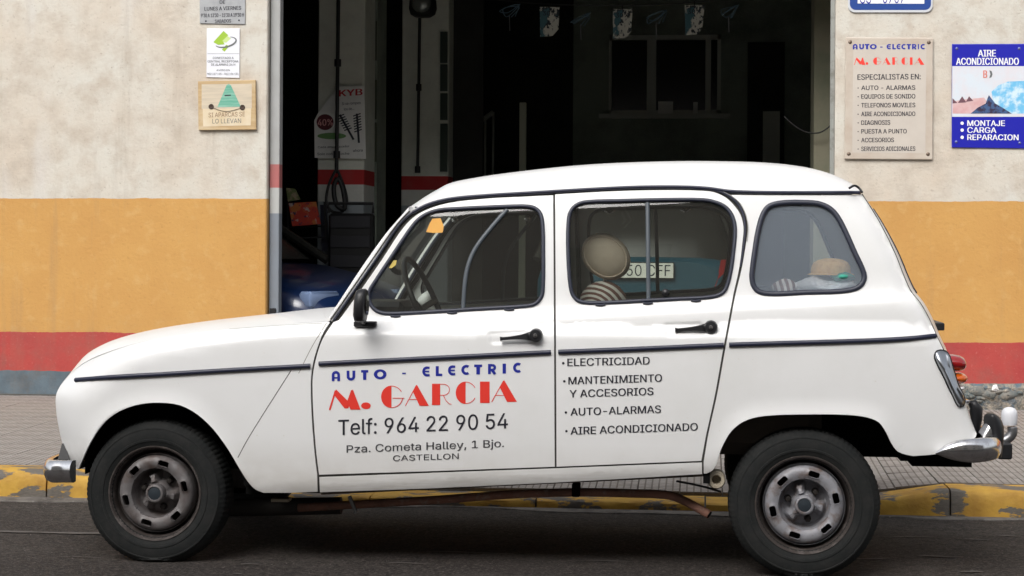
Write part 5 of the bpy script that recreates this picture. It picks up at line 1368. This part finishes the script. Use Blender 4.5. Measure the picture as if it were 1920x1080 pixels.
def screws(o, Yf, pts, m_, r=.008):
    for a_, b_ in pts: MB().lathe([(0, -.005), (r * .6, -.004), (r, 0)], 12, P(a_, b_, Yf - .0005), ax='y').build('screw', m_, o, smooth=True)
def flat(o, Yf, pxs, m_, name, off=.0008):
    mb = MB(); mb.add([P(a_, b_, Yf - off) for a_, b_ in pxs], [tuple(range(len(pxs)))]); return mb.build(name, m_, o)
SCREW = mat('rusty_screw', (.16, .12, .09), .5, metal=.5)
# grey opening-hours plate
hp_, Yf = plate('hours_sign', [(373.5, -62), (460, -63), (459.5, 45.5), (374.5, 44)], .006, mat('grey_metal_plate', (.36, .37, .38), .5, noise=(15, (.30, .31, .32), .4, .7)), 'grey metal plate with opening hours, topmost on the left wall', 'sign')
for s, p0, p1, h_ in (('HORARIO', (395, -22), (440, -22), 7), ('DE', (412, 7), (422, 7), 6.5), ('LUNES A VIERNES', (383.5, 20), (452, 18), 6.8), ("9'30 A 13'30 - 15'30 A 19'30 H", (377, 32.5), (457, 31), 6.8), ('SABADOS', (403, 43), (433, 42), 6.3)):
    letters(s, p0, p1, h_, wall_at(Yf), INK_BLACK, hp_, .02)
screws(hp_, Yf, [(386, 39.5), (448, 38)], INK_BLACK, .006)
# alarm sticker plate
al, Yf = plate('alarm_sign', [(387.5, 53), (449.5, 53), (449, 146.5), (387, 145)], .004, mat('white_enamel', (.74, .75, .80), .35), 'white alarm-company plate with a green and grey emblem, above the wooden plaque', 'sign')
GRN = mat('lime_green_ink', (.30, .48, .03), .5); GRY = mat('grey_ink', (.12, .13, .13), .5); GRN2 = mat('pale_lime_ink', (.52, .66, .25), .5)
flat(al, Yf, [(400, 79), (419, 58), (428, 66), (409, 84)], GRN, 'emblem'); flat(al, Yf, [(400, 79), (409, 84), (421, 83), (418, 77)], GRN, 'emblem', .0012)
flat(al, Yf, [(404, 77), (419, 62), (433, 72), (424, 80)], GRN2, 'emblem', .0005); flat(al, Yf, [(416, 93), (424, 84), (430, 86), (421, 97)], GRN, 'emblem')
rb = ribbon([(423 + 20 * math.cos(q) * math.cos(-.22) - 9 * math.sin(q) * math.sin(-.22), 79 + 20 * math.cos(q) * math.sin(-.22) + 9 * math.sin(q) * math.cos(-.22)) for q in np.linspace(-1.0, 2.9, 26)], [1 + 2.2 * math.sin(PI * i / 25) for i in range(26)])
mb = MB(); mb.add([P(a_, b_, Yf - .0016) for a_, b_ in rb[0]], rb[1]); mb.build('emblem', GRY, al)
flat(al, Yf, [(389, 100.4), (448, 100.4), (448, 100.9), (389, 100.9)], GRY, 'rule')
for s, p0, p1, h_ in (('CONECTADO A', (399, 110.5), (438, 110.5), 4), ('CENTRAL RECEPTORA', (389, 117), (447, 117), 4), ('DE ALARMAS 24 H', (396, 123), (441, 123), 4), ('AVISO EN', (406, 133), (431, 133), 3), ('902 117 115 - 963 196 131', (389, 140.5), (447, 140.5), 4)):
    letters(s, p0, p1, h_, wall_at(Yf), GRY, al, .008)
# wooden plaque with a small green fir shape
wp, Yf = plate('parking_plaque', [(371, 152.5), (479, 150), (480, 243), (372, 244)], .022, mat('varnished_wood_board', (.50, .36, .19), .5, noise=[((2, 2, 40), (.40, .26, .12), .4, .7), ((3, 3, 9), (.60, .50, .34), .5, .75)], bump=(40, .2, .003)), 'wooden plaque with a green triangle that warns drivers not to park', 'sign')
WD2 = mat('pale_wood_centre', (.58, .50, .38), .6, noise=((4, 4, 50), (.46, .40, .31), .4, .7)); flat(wp, Yf, [(378, 158), (472, 157), (472, 203), (378, 204)], WD2, 'panel_face', .0006)
flat(wp, Yf, [(380, 204), (471, 203), (470, 235), (381, 237)], mat('cream_plaque_ground', (.66, .57, .42), .6, noise=(8, (.6, .48, .3), .4, .7)), 'text_field', .0006)
FIR = mat('faded_green_paint', (.11, .36, .26), .65, noise=[((3, 3, 60), (.24, .46, .36), .45, .6)]); flat(wp, Yf, [(407.5, 201), (425, 159), (429, 157), (433, 160), (451.5, 200)], FIR, 'green_triangle', .0014)
flat(wp, Yf, [(421, 178), (433, 177.5), (433, 179.5), (421, 180.5)], INK_BLACK, 'mark', .002)
mb = MB()
for px, py in ((396, 200), (454.5, 201.5)): mb.lathe([(.019, -.001), (.017, -.0035), (.012, -.002), (0, .0)], 18, P(px, py, Yf - .002), ax='y')
mb.build('knot_hole', mat('dark_brown_hole', (.05, .03, .02), .7), wp, smooth=True)
cv = crom([(396, 201, 0), (410, 206, 0), (425, 209, 0), (440, 206, 0), (454, 202, 0)], 4); MB().tube([P(a_, b_, Yf - .004) for a_, b_, _ in cv], .0016, 6).build('wire', mat('wire_brown', (.08, .05, .04), .6), wp)
PLI = mat('faded_brown_ink', (.22, .12, .07), .6)
letters('SI APARCAS SE', (391, 220), (459, 218), 8.5, wall_at(Yf), PLI, wp, .0, off=.0016); letters('LO LLEVAN', (398, 231.5), (452, 230.5), 8.5, wall_at(Yf), GRY, wp, .0, off=.0016)
# right: blue-bordered permit plate cut by the frame
def rrect(x0, y0, x1, y1, r, n=6):
    out = []
    for cx, cy, a0 in ((x1 - r, y0 + r, -90), (x1 - r, y1 - r, 0), (x0 + r, y1 - r, 90), (x0 + r, y0 + r, 180)): out += [(cx + r * math.cos(math.radians(a0 + 90 * i / n)), cy + r * math.sin(math.radians(a0 + 90 * i / n))) for i in range(n + 1)]
    return out
pm, Yf = plate('permit_sign', rrect(1590, -70, 1749, 23.5, 13), .008, mat('white_rim_enamel', (.55, .57, .60), .4), 'blue-bordered white permit plate with a code, topmost on the right wall', 'sign')
flat(pm, Yf, rrect(1593.5, -66, 1745.5, 18.5, 11), mat('royal_blue_enamel', (.018, .06, .26), .3), 'border', .0012); flat(pm, Yf, [(1608, -52), (1733, -52), (1733, 7), (1608, 6.5)], INK_WHITE, 'text_field', .002)
letters('CS - 0767', (1612, 6.5), (1696, 5.5), 20, wall_at(Yf), INK_BLUE, pm, .0, off=.003)
letters('VADO', (1640, -22), (1705, -22), 20, wall_at(Yf), INK_BLUE, pm, .02, off=.003)
# acrylic services sign
acr, Yf = plate('services_sign', [(1586, 70), (1749.5, 71), (1748.5, 299), (1583, 298)], .010, mat('aged_acrylic', (.53, .47, .40), .35, noise=[(7, (.46, .38, .31), .4, .7)], coat=.3), 'aged cream acrylic plate listing workshop services in black lines', 'sign', gap=.012)
flat(acr, Yf, [(1600, 84), (1737, 84), (1735, 287), (1598, 286)], mat('pale_acrylic_centre', (.56, .51, .45), .35, noise=(3, (.50, .45, .40), .4, .7), coat=.3), 'text_field', .0006)
screws(acr, Yf, [(1594, 79), (1741.5, 79.5), (1591.5, 288.5), (1740, 289)], SCREW, .013)
xx_ = 1599; spec = []
for ch, x0, x1 in (('A', 1599, 1608), ('U', 1611, 1620), ('T', 1621.5, 1630), ('O', 1631, 1643), ('-', 1649, 1656), ('E', 1662.5, 1671), ('L', 1673, 1680), ('E', 1681, 1689), ('C', 1690, 1699), ('T', 1700, 1708), ('R', 1710, 1719), ('I', 1720, 1724), ('C', 1726, 1735)): spec.append((ch, x0, x1, 92.5, 10))
deco_line(spec, ROUND, wall_at(Yf), INK_BLUE, acr, 'lettering', .0014)
spec = [(ch, x0, x1, yb, h_) for ch, x0, x1, yb, h_ in (('M', 1602, 1622, 121.5, 14), ('.', 1623, 1628, 121.5, 5), ('G', 1637, 1652, 121.5, 14), ('A', 1655, 1669, 121.5, 14), ('R', 1673, 1684, 121.5, 14), ('C', 1690, 1703, 121.5, 14), ('I', 1706, 1711, 121.5, 14), ('A', 1715, 1732, 121.5, 14))]
deco_line(spec, FAT, wall_at(Yf), INK_RED, acr, 'lettering', .0014)
letters('ESPECIALISTAS EN:', (1608, 149.5), (1726, 148.5), 10, wall_at(Yf), INK_BLACK, acr, .020, off=.0014)
for i, (s, x1) in enumerate((('AUTO - ALARMAS', 1716), ('EQUIPOS DE SONIDO', 1716), ('TELEFONOS MOVILES', 1716), ('AIRE ACONDICIONADO', 1716), ('DIAGNOSIS', 1669), ('PUESTA A PUNTO', 1700), ('ACCESORIOS', 1676), ('SERVICIOS ADICIONALES', 1716))):
    yb = 168.7 + i * 16.35; letters(s, (1615, yb), (x1, yb - .5), 8.2, wall_at(Yf), INK_BLACK, acr, .022, off=.0014)
    flat(acr, Yf, [(1608, yb - 4.6), (1610, yb - 4.6), (1610, yb - 2.8), (1608, yb - 2.8)], INK_BLACK, 'bullet', .0014)
# blue air-conditioning sign
bl, Yf = plate('air_conditioning_sign', [(1785, 82.5), (1962, 82), (1962, 279), (1784.5, 276.5)], .008, mat('deep_blue_enamel', (.014, .016, .36), .28, coat=.3), 'blue and white air-conditioning sign with a desert and ice picture', 'sign')
flat(bl, Yf, [(1785.5, 124), (1961.5, 124), (1961, 219), (1785, 219)], mat('picture_sky', (.62, .68, .74), .3, noise=(6, (.68, .60, .62), .4, .7)), 'picture', .0008)
flat(bl, Yf, [(1786, 213), (1786, 190), (1812, 186), (1845, 183), (1850, 190), (1830, 213)], mat('picture_sand', (.60, .36, .36), .3, noise=(14, (.66, .50, .50), .4, .7)), 'sand', .0012)
flat(bl, Yf, [(1859, 172), (1872, 160), (1890, 153), (1961, 150), (1961, 213), (1880, 213), (1862, 190)], mat('picture_ice', (.16, .48, .74), .3, noise=[(16, (.60, .74, .82), .45, .6)]), 'ice', .0012)
for q in ([(1786, 194), (1786, 184), (1795, 193)], [(1796, 193), (1804, 180.5), (1812, 192)], [(1811, 191), (1817, 180.5), (1825, 189)]): flat(bl, Yf, q, mat('picture_pyramid', (.15, .07, .09), .4), 'pyramid', .0018)
flat(bl, Yf, [(1820, 213), (1833, 202), (1848, 194), (1854, 178), (1866, 194), (1880, 202), (1897, 213)], mat('picture_peak', (.05, .10, .22), .4, noise=(30, (.03, .02, .05), .45, .55)), 'peak', .0022)
letters('B', (1844, 146), (1850.5, 146), 14, wall_at(Yf), mat('ink_faded_red', (.65, .2, .16), .4), bl, .03, off=.0018); flat(bl, Yf, [(1855, 132), (1859, 133), (1861, 139), (1859, 145), (1855, 146), (1857, 139)], GRY, 'emblem', .0018)
for s, p0, p1, h_ in (('AIRE', (1834, 106), (1867, 106), 12.5), ('ACONDICIONADO', (1793, 121.5), (1910, 121.5), 13.0)): letters(s, p0, p1, h_, wall_at(Yf), INK_WHITE, bl, .030, off=.0012)
for s, x1, yb in (('MONTAJE', 1884, 236), ('CARGA', 1868, 249), ('REPARACION', 1909.5, 262.5)):
    letters(s, (1814, yb), (x1, yb + .3), 10.5, wall_at(Yf), INK_WHITE, bl, .03, off=.0012); flat(bl, Yf, [(1804 + 3.2 * math.cos(q), yb - 5 + 3.2 * math.sin(q)) for q in [2 * PI * k / 10 for k in range(10)]], INK_WHITE, 'bullet', .0012)
screws(bl, Yf, [(1794, 91), (1911, 91), (1793, 266), (1912, 268)], mat('blued_screw', (.12, .14, .35), .35, metal=.4), .010)
# patch of white plaster broken off at the wall foot
c = P(1866, 728, YW - .01)
mb = MB(); mb.add([P(1858, 733, YW - .012), P(1862, 722, YW - .014), P(1869, 721, YW - .012), P(1873, 731, YW - .014), P(1865, 735, YW - .012), P(1866, 728, YW - .03)], [(0, 1, 5), (1, 2, 5), (2, 3, 5), (3, 4, 5), (4, 0, 5)]); mb.build('plaster_patch', INK_WHITE, bld)
rr = random.Random(11); mb = MB()
for i in range(46):      # broken stones of the bare footing
    px = rr.uniform(1600, 1960); py = rr.uniform(730, 766); r_ = rr.uniform(.012, .05); c = P(px, py, YW - .0); 
    if c.z < ZW: c.z = ZW + .01
    pts = []
    for l_, (k_, d_) in enumerate(((1, 0), (.75, .7), (.1, 1))):
        for q in range(7): a = 2 * PI * q / 7 + i; w_ = r_ * k_ * (1 + .25 * math.sin(q * 2.3 + i)); pts.append(Vector((c.x + w_ * 1.5 * math.cos(a), c.y - d_ * .02, c.z + w_ * .7 * math.sin(a))))
    mb.add(pts, [(l_ * 7 + q, l_ * 7 + (q + 1) % 7, (l_ + 1) * 7 + (q + 1) % 7, (l_ + 1) * 7 + q) for l_ in range(2) for q in range(7)])
mb.build('footing_stones', mat('bare_footing_stone', (.20, .19, .17), .9, noise=[(9, (.10, .12, .12), .4, .6), (30, (.36, .31, .25), .52, .7)]), bld, smooth=True, kind='stuff')

# ------------------------------------------------------------------ things inside the garage
# shock absorber poster on the pillar
Yp = 8.26
pos = thing('workshop_poster', 'white parts poster with red logo and torn corner taped to the pillar', 'poster', P(640, 230, Yp))
POS = mat('poster_paper', (.80, .80, .76), .6, noise=(6, (.70, .70, .66), .4, .7))
poly_plate([(635, 162), (683, 161), (686, 298), (590, 296), (589, 226), (596, 212)], Yp, .003, POS, 'sheet', pos)
def pflat(o, Y, pxs, m_, name, off=.001): mb = MB(); mb.add([P(a_, b_, Y - off) for a_, b_ in pxs], [tuple(range(len(pxs)))]); return mb.build(name, m_, o)
letters('KYB', (636, 181), (679, 178), 12, wall_at(Yp), mat('poster_red', (.5, .03, .04), .6), pos, .05, off=.002)
pflat(pos, Yp, [(609.5 + 16 * math.cos(q), 229 + 15 * math.sin(q)) for q in [2 * PI * k / 22 for k in range(22)]], mat('poster_maroon', (.12, .02, .03), .6), 'price_disc', .002)
letters('40%', (596, 236), (624, 235), 12, wall_at(Yp), mat('poster_pink', (.75, .35, .33), .6), pos, .02, off=.003)
pflat(pos, Yp, [(622 + 27 * math.cos(q), 255 + 6 * math.sin(q)) for q in [2 * PI * k / 22 for k in range(22)]], mat('poster_green', (.14, .30, .10), .6), 'green_oval', .002)
for x0, y0, x1, y1 in ((637, 215, 663, 262), (669, 213, 673, 268)):
    mb = MB(); rb = ribbon([(x0, y0), (x1, y1)], 4); mb.add([P(a_, b_, Yp - .002) for a_, b_ in rb[0]], rb[1])
    for k in range(7):
        s_ = .05 + .09 * k; cx, cy = x0 + (x1 - x0) * s_, y0 + (y1 - y0) * s_; rb = ribbon([(cx - 7, cy + 2), (cx + 7, cy - 3)], 2.2); mb.add([P(a_, b_, Yp - .0026 - .0003 * k) for a_, b_ in rb[0]], rb[1])
    mb.build('spring_picture', INK_BLACK, pos)
for s, a_, b_, h_ in (('Si se rompen', (641, 197), (676, 195), 5), ('los de...', (645, 207), (664, 206), 5), ('Cada amortiguador', (596, 278), (655, 276), 4), ('Solo con tu coche', (595, 291), (655, 290), 4.5), ('ahora', (662, 285), (680, 284), 5)): letters(s, a_, b_, h_, wall_at(Yp), INK_BLACK, pos, .01, off=.002)
# red magazines on a rack at the left
rk = thing('magazine_rack', 'dark wire rack of red magazines inside the doorway at the left', 'rack', P(570, 440, 8.05))
mb = MB()
for a_, b_, c_, d_ in ((540, 380, 540, 450), (608, 378, 612, 450), (534, 427, 612, 424), (536, 447, 614, 445)): mb.tube([P(a_, b_, 8.05), P(c_, d_, 8.05)], .008, 6)
mb.build('frame', CAST, rk)
MAG = mat('red_magazine_cover', (.48, .05, .03), .4, noise=[(16, (.45, .42, .38), .56, .62), (9, (.50, .16, .04), .5, .56), (22, (.02, .03, .08), .58, .64)])
poly_plate([(541, 381), (592, 378), (601, 420), (548, 424)], 8.0, .02, MAG, 'magazine', rk)
poly_plate([(536, 352), (553, 354), (563, 374), (540, 378)], 8.1, .02, mat('green_magazine_cover', (.16, .20, .07), .5, noise=(20, (.4, .3, .2), .5, .6)), 'magazine', rk)
poly_plate([(600, 384), (612, 384), (616, 470), (604, 470)], 8.1, .03, mat('navy_folder', (.012, .014, .03), .4), 'folder', rk)
# dark machine behind
mc_ = thing('work_trolley', 'dark tool trolley in front of the poster pillar', 'trolley', P(650, 430, 8.1))
a, b_ = P(618, 400, 8.0), P(700, 470, 8.0)
MB().cbox(a.x, b_.x, 7.95, 8.09, zfl + .12, a.z, .02).build('cabinet', CAST, mc_)
mb = MB(); mb.tube([Vector((a.x, 7.97, a.z)), Vector((a.x, 7.97, a.z + .08)), Vector((b_.x, 7.97, a.z + .08)), Vector((b_.x, 7.97, a.z))], .012, 8); mb.build('rail', CAST, mc_)
for i in range(3): MB().cbox(a.x + .02, b_.x - .02, 7.935, 7.948, a.z - .12 - i * .16, a.z - .02 - i * .16, .003).build('drawer', mat('dark_drawer', (.03, .03, .035), .4), mc_)
# white upright post
po_ = thing('upright_post', 'narrow pale upright post standing in the dark workshop', 'post', (P(980, 310, 10.5).x, 10.5, zfl))
a, b_ = P(974, 192, 10.5), P(986, 310, 10.5); MB().cbox(a.x, b_.x, 10.5, 10.55, zfl, a.z, .004).build('board', mat('pale_post', (.62, .64, .50), .7), po_)
# stair with balustrade at the back left
sr = thing('staircase', 'dim staircase with metal balustrade at the back of the workshop', 'stairs', (P(880, 300, 12.0).x, 12, zfl))
RL = mat('grey_rail', (.6, .62, .56), .6)
a, b_ = P(850, 265, 11.6), P(925, 210, 11.6); mb = MB(); mb.tube([a, b_], .025, 8); mb.build('handrail', RL, sr, smooth=True); MB().tube([a - Vector((0, 0, .75)), b_ - Vector((0, 0, .75))], .03, 8).build('bottom_rail', RL, sr, smooth=True)
for k in range(6): q = a.lerp(b_, k / 5); MB().tube([q, q - Vector((0, 0, .75))], .012, 6).build('baluster', RL, sr, smooth=True)
for k in range(8):
    q = a.lerp(b_, k / 7) - Vector((0, 0, .8)); MB().box(q.x - .05, q.x + .22, 11.62, 12.6, max(zfl, q.z - .15), max(zfl + .02, q.z)).build('step', mat('dark_step', (.05, .05, .045), .8) if k == 0 else bpy.data.materials['dark_step'], sr)
# sagging cable
cb_ = MB().tube(crom([tuple(P(a_, b_, YW + 1.4)) for a_, b_ in [(1470, 218), (1485, 232), (1510, 247), (1535, 249), (1552, 240), (1562, 228)]], 6), .006, 6).build('cable', CAST, smooth=True)
prop(cb_, label='thin black cable sagging across the right side of the doorway', category='cable')
# string of flyers and blue wire tangles near the doorway ceiling
Yh = 7.4
stg = MB().tube(crom([tuple(P(a_, b_, Yh)) for a_, b_ in [(880, -6), (1000, 6), (1140, 10), (1280, 6), (1400, -8)]], 8), .003, 5).build('string', CAST); prop(stg, label='string across the top of the doorway that carries flyers and hooks', category='string')
FLYS = [mat('printed_flyer', (.55, .56, .50), .6, noise=[(q_, (.02, .03, .04), .50, .53), (p_, (.05, .14, .17), .56, .6)]) for q_, p_ in ((13, 7), (17, 9), (21, 5))]
where = ('left', 'middle', 'right')
for i, (x0, y0, sk) in enumerate(((1012, 13, 2), (1149, 17, 3), (1284, 10, 6))):
    o = thing('hanging_flyer', ('printed white flyer hanging left of centre in the doorway, its lower corner bent', 'printed white flyer hanging straight down above the middle of the car roof', 'printed white flyer hanging tilted at the right of the string')[i], 'flyer', P(x0 + 18, y0, Yh), group='flyers on the string')
    poly_plate([(x0, y0), (x0 + 37, y0 + 1 - sk * .3), (x0 + 36 - sk * .5, y0 + 42), (x0 + 24, y0 + 54), (x0 + 1, y0 + 56)], Yh, .003, FLYS[i], 'sheet', o)
    letters('30%', (x0 + 6, y0 + 16), (x0 + 30, y0 + 15), 8, wall_at(Yh), INK_BLACK, o, .02, off=.002)
    MB().tube([P(x0 + 18, y0 - 8, Yh), P(x0 + 18, y0 + 1, Yh)], .004, 5).build('clip', CAST, o)
BLW = mat('pale_blue_wire', (.10, .17, .22), .5)
for i, (x0, y0) in enumerate(((955, 14), (1088, 30), (1230, 26), (1366, 16))):
    o = thing('cable_hook', ('tangle of pale blue wire hanging at the left end of the string', 'tangle of pale blue wire between the left and middle flyers', 'tangle of pale blue wire between the middle and right flyers', 'tangle of pale blue wire at the right end of the string')[i], 'wire', P(x0, y0, Yh), group='blue wire tangles on the string')
    r_ = random.Random(i); pts = [tuple(P(x0 + 20 * math.sin(k * 1.9 + r_.uniform(0, .7)), y0 + 6 + 13 * math.cos(k * 2.3 + r_.uniform(0, .7)), Yh + r_.uniform(-.06, .06))) for k in range(9)]
    MB().tube(crom(pts, 5), .0035, 5).build('wire_loop', BLW, o, smooth=True); MB().tube([P(x0, y0 + 16, Yh), P(x0 + 1, y0 + 44, Yh)], .004, 5).build('hook', STEEL, o)

# ------------------------------------------------------------------ cars inside the garage
DRED = mat('dark_red_lens', (.26, .015, .015), .3)
def hatch(name, label, paint, loc, rot, plate_txt=None, stretch=1.0):
    """small hatchback built along its own x axis (nose to -x), origin on the floor under its middle"""
    o = thing(name, label, 'car', loc); o.rotation_euler = (0, 0, rot)
    def part(mb, nm, m_, par=o, **k):
        me = bpy.data.meshes.new(nm); me.from_pydata([tuple(v) for v in mb.v], [], mb.f); me.update(); me.polygons.foreach_set('use_smooth', [True] * len(me.polygons)); me.set_sharp_from_angle(angle=math.radians(k.get('sharp', 45)))
        q = bpy.data.objects.new(nm, me); COL.objects.link(q); me.materials.append(m_); q.parent = par; return q
    # lower body: rounded sections along x
    st_ = [(-1.86, .30, .60, .50), (-1.82, .22, .68, .66), (-1.7, .20, .74, .74), (-1.4, .2, .82, .79), (-1.0, .2, .90, .81), (-.6, .2, .93, .82), (0, .2, .95, .82), (.8, .2, .97, .82), (1.4, .2, .98, .81), (1.72, .22, .98, .78), (1.82, .28, .97, .72), (1.86, .34, .94, .60)]
    rows = []
    for x_, z0, z1, w_ in st_:
        row = []
        for k in range(28):
            a_ = 2 * PI * k / 28; cs, sn = math.cos(a_), math.sin(a_); row.append(Vector((x_, w_ * math.copysign(abs(cs) ** .35, cs), (z0 + z1) / 2 + (z1 - z0) / 2 * math.copysign(abs(sn) ** .45, sn))))
        rows.append(row)
    mb = MB(); mb.grid(rows, closed=True); mb.f += [tuple(range(28)), tuple(11 * 28 + k for k in range(28))[::-1]]; mb.mi += [0, 0]
    body = part(mb, 'body', paint)
    # greenhouse glass and roof
    GL = bpy.data.materials.get('dark_car_glass') or mat('dark_car_glass', (.02, .02, .017), .25, spec=.25)
    gh = [(.94, -.85, 1.80, .78), (1.10, -.62, 1.74, .72), (1.28, -.30, 1.62, .65), (1.36, -.1, 1.50, .61)]; rows = []
    for z_, x0, x1, w_ in gh:
        row = []
        for k in range(36):
            a_ = 2 * PI * k / 36; cs, sn = math.cos(a_), math.sin(a_); row.append(Vector(((x0 + x1) / 2 + (x1 - x0) / 2 * math.copysign(abs(cs) ** .3, cs), w_ * math.copysign(abs(sn) ** .35, sn), z_)))
        rows.append(row)
    mb = MB(); mb.grid(rows, closed=True); part(mb, 'glasshouse', GL)
    top = [rows[-1]]; 
    for k_, dz in ((1.0, .015), (.9, .04), (.6, .055), (.05, .06)):
        c0 = Vector(((gh[-1][1] + gh[-1][2]) / 2, 0, 0)); top.append([Vector((c0.x + (v.x - c0.x) * k_, v.y * k_, 1.36 + dz)) for v in rows[-1]])
    mb = MB(); mb.grid(top, closed=True); part(mb, 'roof', paint)
    for s_ in (-1, 1):
        for (x0, z0, x1, z1) in ((-.84, .93, -.14, 1.37), (.35, .95, .38, 1.37), (1.78, .95, 1.50, 1.37)):
            mb = MB(); mb.tube([Vector((x0, s_ * .775, z0)), Vector((x1, s_ * .61, z1))], .035, 8); part(mb, 'pillar', GL)
    # wheel arches and wheels
    for x_ in (-1.15, 1.15):
        for s_ in (-1, 1):
            mb = MB(); mb.lathe([(.335, -.01), (.335, .02), (0, .022)], 32, (x_, s_ * .80, .30), ax='y', M=Matrix.Diagonal((1, s_, 1, 1))); part(mb, 'wheel_arch', DARK)
            mb = MB(); mb.lathe([(.19, .0), (.27, .005), (.285, -.03), (.285, -.16), (.2, -.17)], 36, (x_, s_ * .83, .286), ax='y', M=Matrix.Diagonal((1, s_, 1, 1))); wh = part(mb, 'wheel', TYRE)
            mb = MB(); mb.lathe([(.19, .0), (.17, -.02), (.08, .004), (0, .004)], 30, (x_, s_ * .83, .286), ax='y', M=Matrix.Diagonal((1, s_, 1, 1))); part(mb, 'rim', STEEL, wh)
    for s_ in (-1, 1):
        ol = [(.52, .62), (.69, .60), (.71, .80), (.66, .955), (.615, .955), (.585, .80)]; mb = MB(); n_ = len(ol)
        mb.add([Vector((1.862 - .03 * (y > .6) - .02 * (y > .68), s_ * y, z)) for y, z in ol] + [Vector((1.66, s_ * y, z)) for y, z in ol], [tuple(range(n_)), tuple(range(n_, 2 * n_))[::-1]] + [(k, k + n_, (k + 1) % n_ + n_, (k + 1) % n_) for k in range(n_)])
        part(mb, 'tail_light', DRED)
        mb = MB(); mb.cbox(-1.80, -1.68, s_ * .52 - .17, s_ * .52 + .17, .60, .72, .02); part(mb, 'headlight', mat('headlight_reflection_tint', (.16, .22, .36), .2) if not bpy.data.materials.get('headlight_reflection_tint') else bpy.data.materials['headlight_reflection_tint'])  # bluish colour and height stand in for a reflection on the blue car
    mb = MB(); mb.cbox(1.78, 1.93, -.76, .76, .30, .50, .05); part(mb, 'bumper', BLACK)
    mb = MB(); mb.cbox(-1.92, -1.78, -.74, .74, .28, .48, .05); part(mb, 'bumper', BLACK)
    if plate_txt:
        zc = plate_txt[1]; mb = MB(); mb.cbox(1.885, 1.895, -.268, .268, zc - .062, zc + .062, .003); fr_ = part(mb, 'plate_frame', BLACK)
        mb = MB(); mb.box(1.8955, 1.898, -.26, .26, zc - .055, zc + .055); part(mb, 'number_plate', mat('plate_white', (.62, .62, .56), .5), fr_)
        v, f = text2d(plate_txt[0], .0); x0, x1 = v[:, 0].min(), v[:, 0].max()
        mb = MB(); mb.add([Vector((1.8995, -.22 + .46 * (x - x0) / (x1 - x0), zc - .041 + .083 * y / capH())) for x, y in v], f); part(mb, 'lettering', INK_BLACK, fr_)
    return o
TURQ = mat('turquoise_car_paint', (.011, .055, .08), .4, coat=.3)
DBL = mat('dark_blue_car_paint', (.006, .018, .065), .28, coat=.6)
tq = P(1197, 507, 7.0)
hatch('parked_car', 'turquoise hatchback in the workshop with its number plate seen through the rear door window', TURQ, (tq.x, 7.0 + 1.9, zfl), math.radians(-90), ('3250 CFF', P(1197, 507, 7.0).z - zfl))
bc_ = P(700, 545, 6.35)
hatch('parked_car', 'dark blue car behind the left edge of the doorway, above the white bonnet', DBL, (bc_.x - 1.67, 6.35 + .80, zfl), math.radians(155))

# ------------------------------------------------------------------ the other side of the street (behind the camera; it is what the glass and paint mirror)
OPP = mat('opposite_house_render', (.42, .39, .35), .9, noise=(2, (.33, .30, .27), .4, .7))
ob = thing('facing_house', 'plain ochre house front across the street with shuttered windows', 'building', (0, -9.6, 0))
MB().box(-22, 22, -10.2, -9.6, -.1, 7.2).build('wall', OPP, ob)
MB().cbox(-22.1, 22.1, -10.3, -9.35, 7.2, 7.4, .02).build('cornice', OPP, ob)
SHT = mat('green_shutter', (.035, .06, .045), .5)
for i in range(9):
    for z0 in (1.0, 4.2):
        x = -18 + i * 4.4; f_ = MB().cbox(x - .6, x + .6, -9.598, -9.52, z0, z0 + 1.7, .01).build('window', mat('pale_frame', (.4, .4, .38), .6) if not bpy.data.materials.get('pale_frame') else bpy.data.materials['pale_frame'], ob)
        MB().cbox(x - .52, x + .52, -9.518, -9.50, z0 + .08, z0 + 1.62, .005).build('shutter', SHT, f_)
mb = MB(); mb.box(-60, 60, -9.599, -9.1, -.3, .13); mb.build('far_pavement', JOINT, kind='structure')
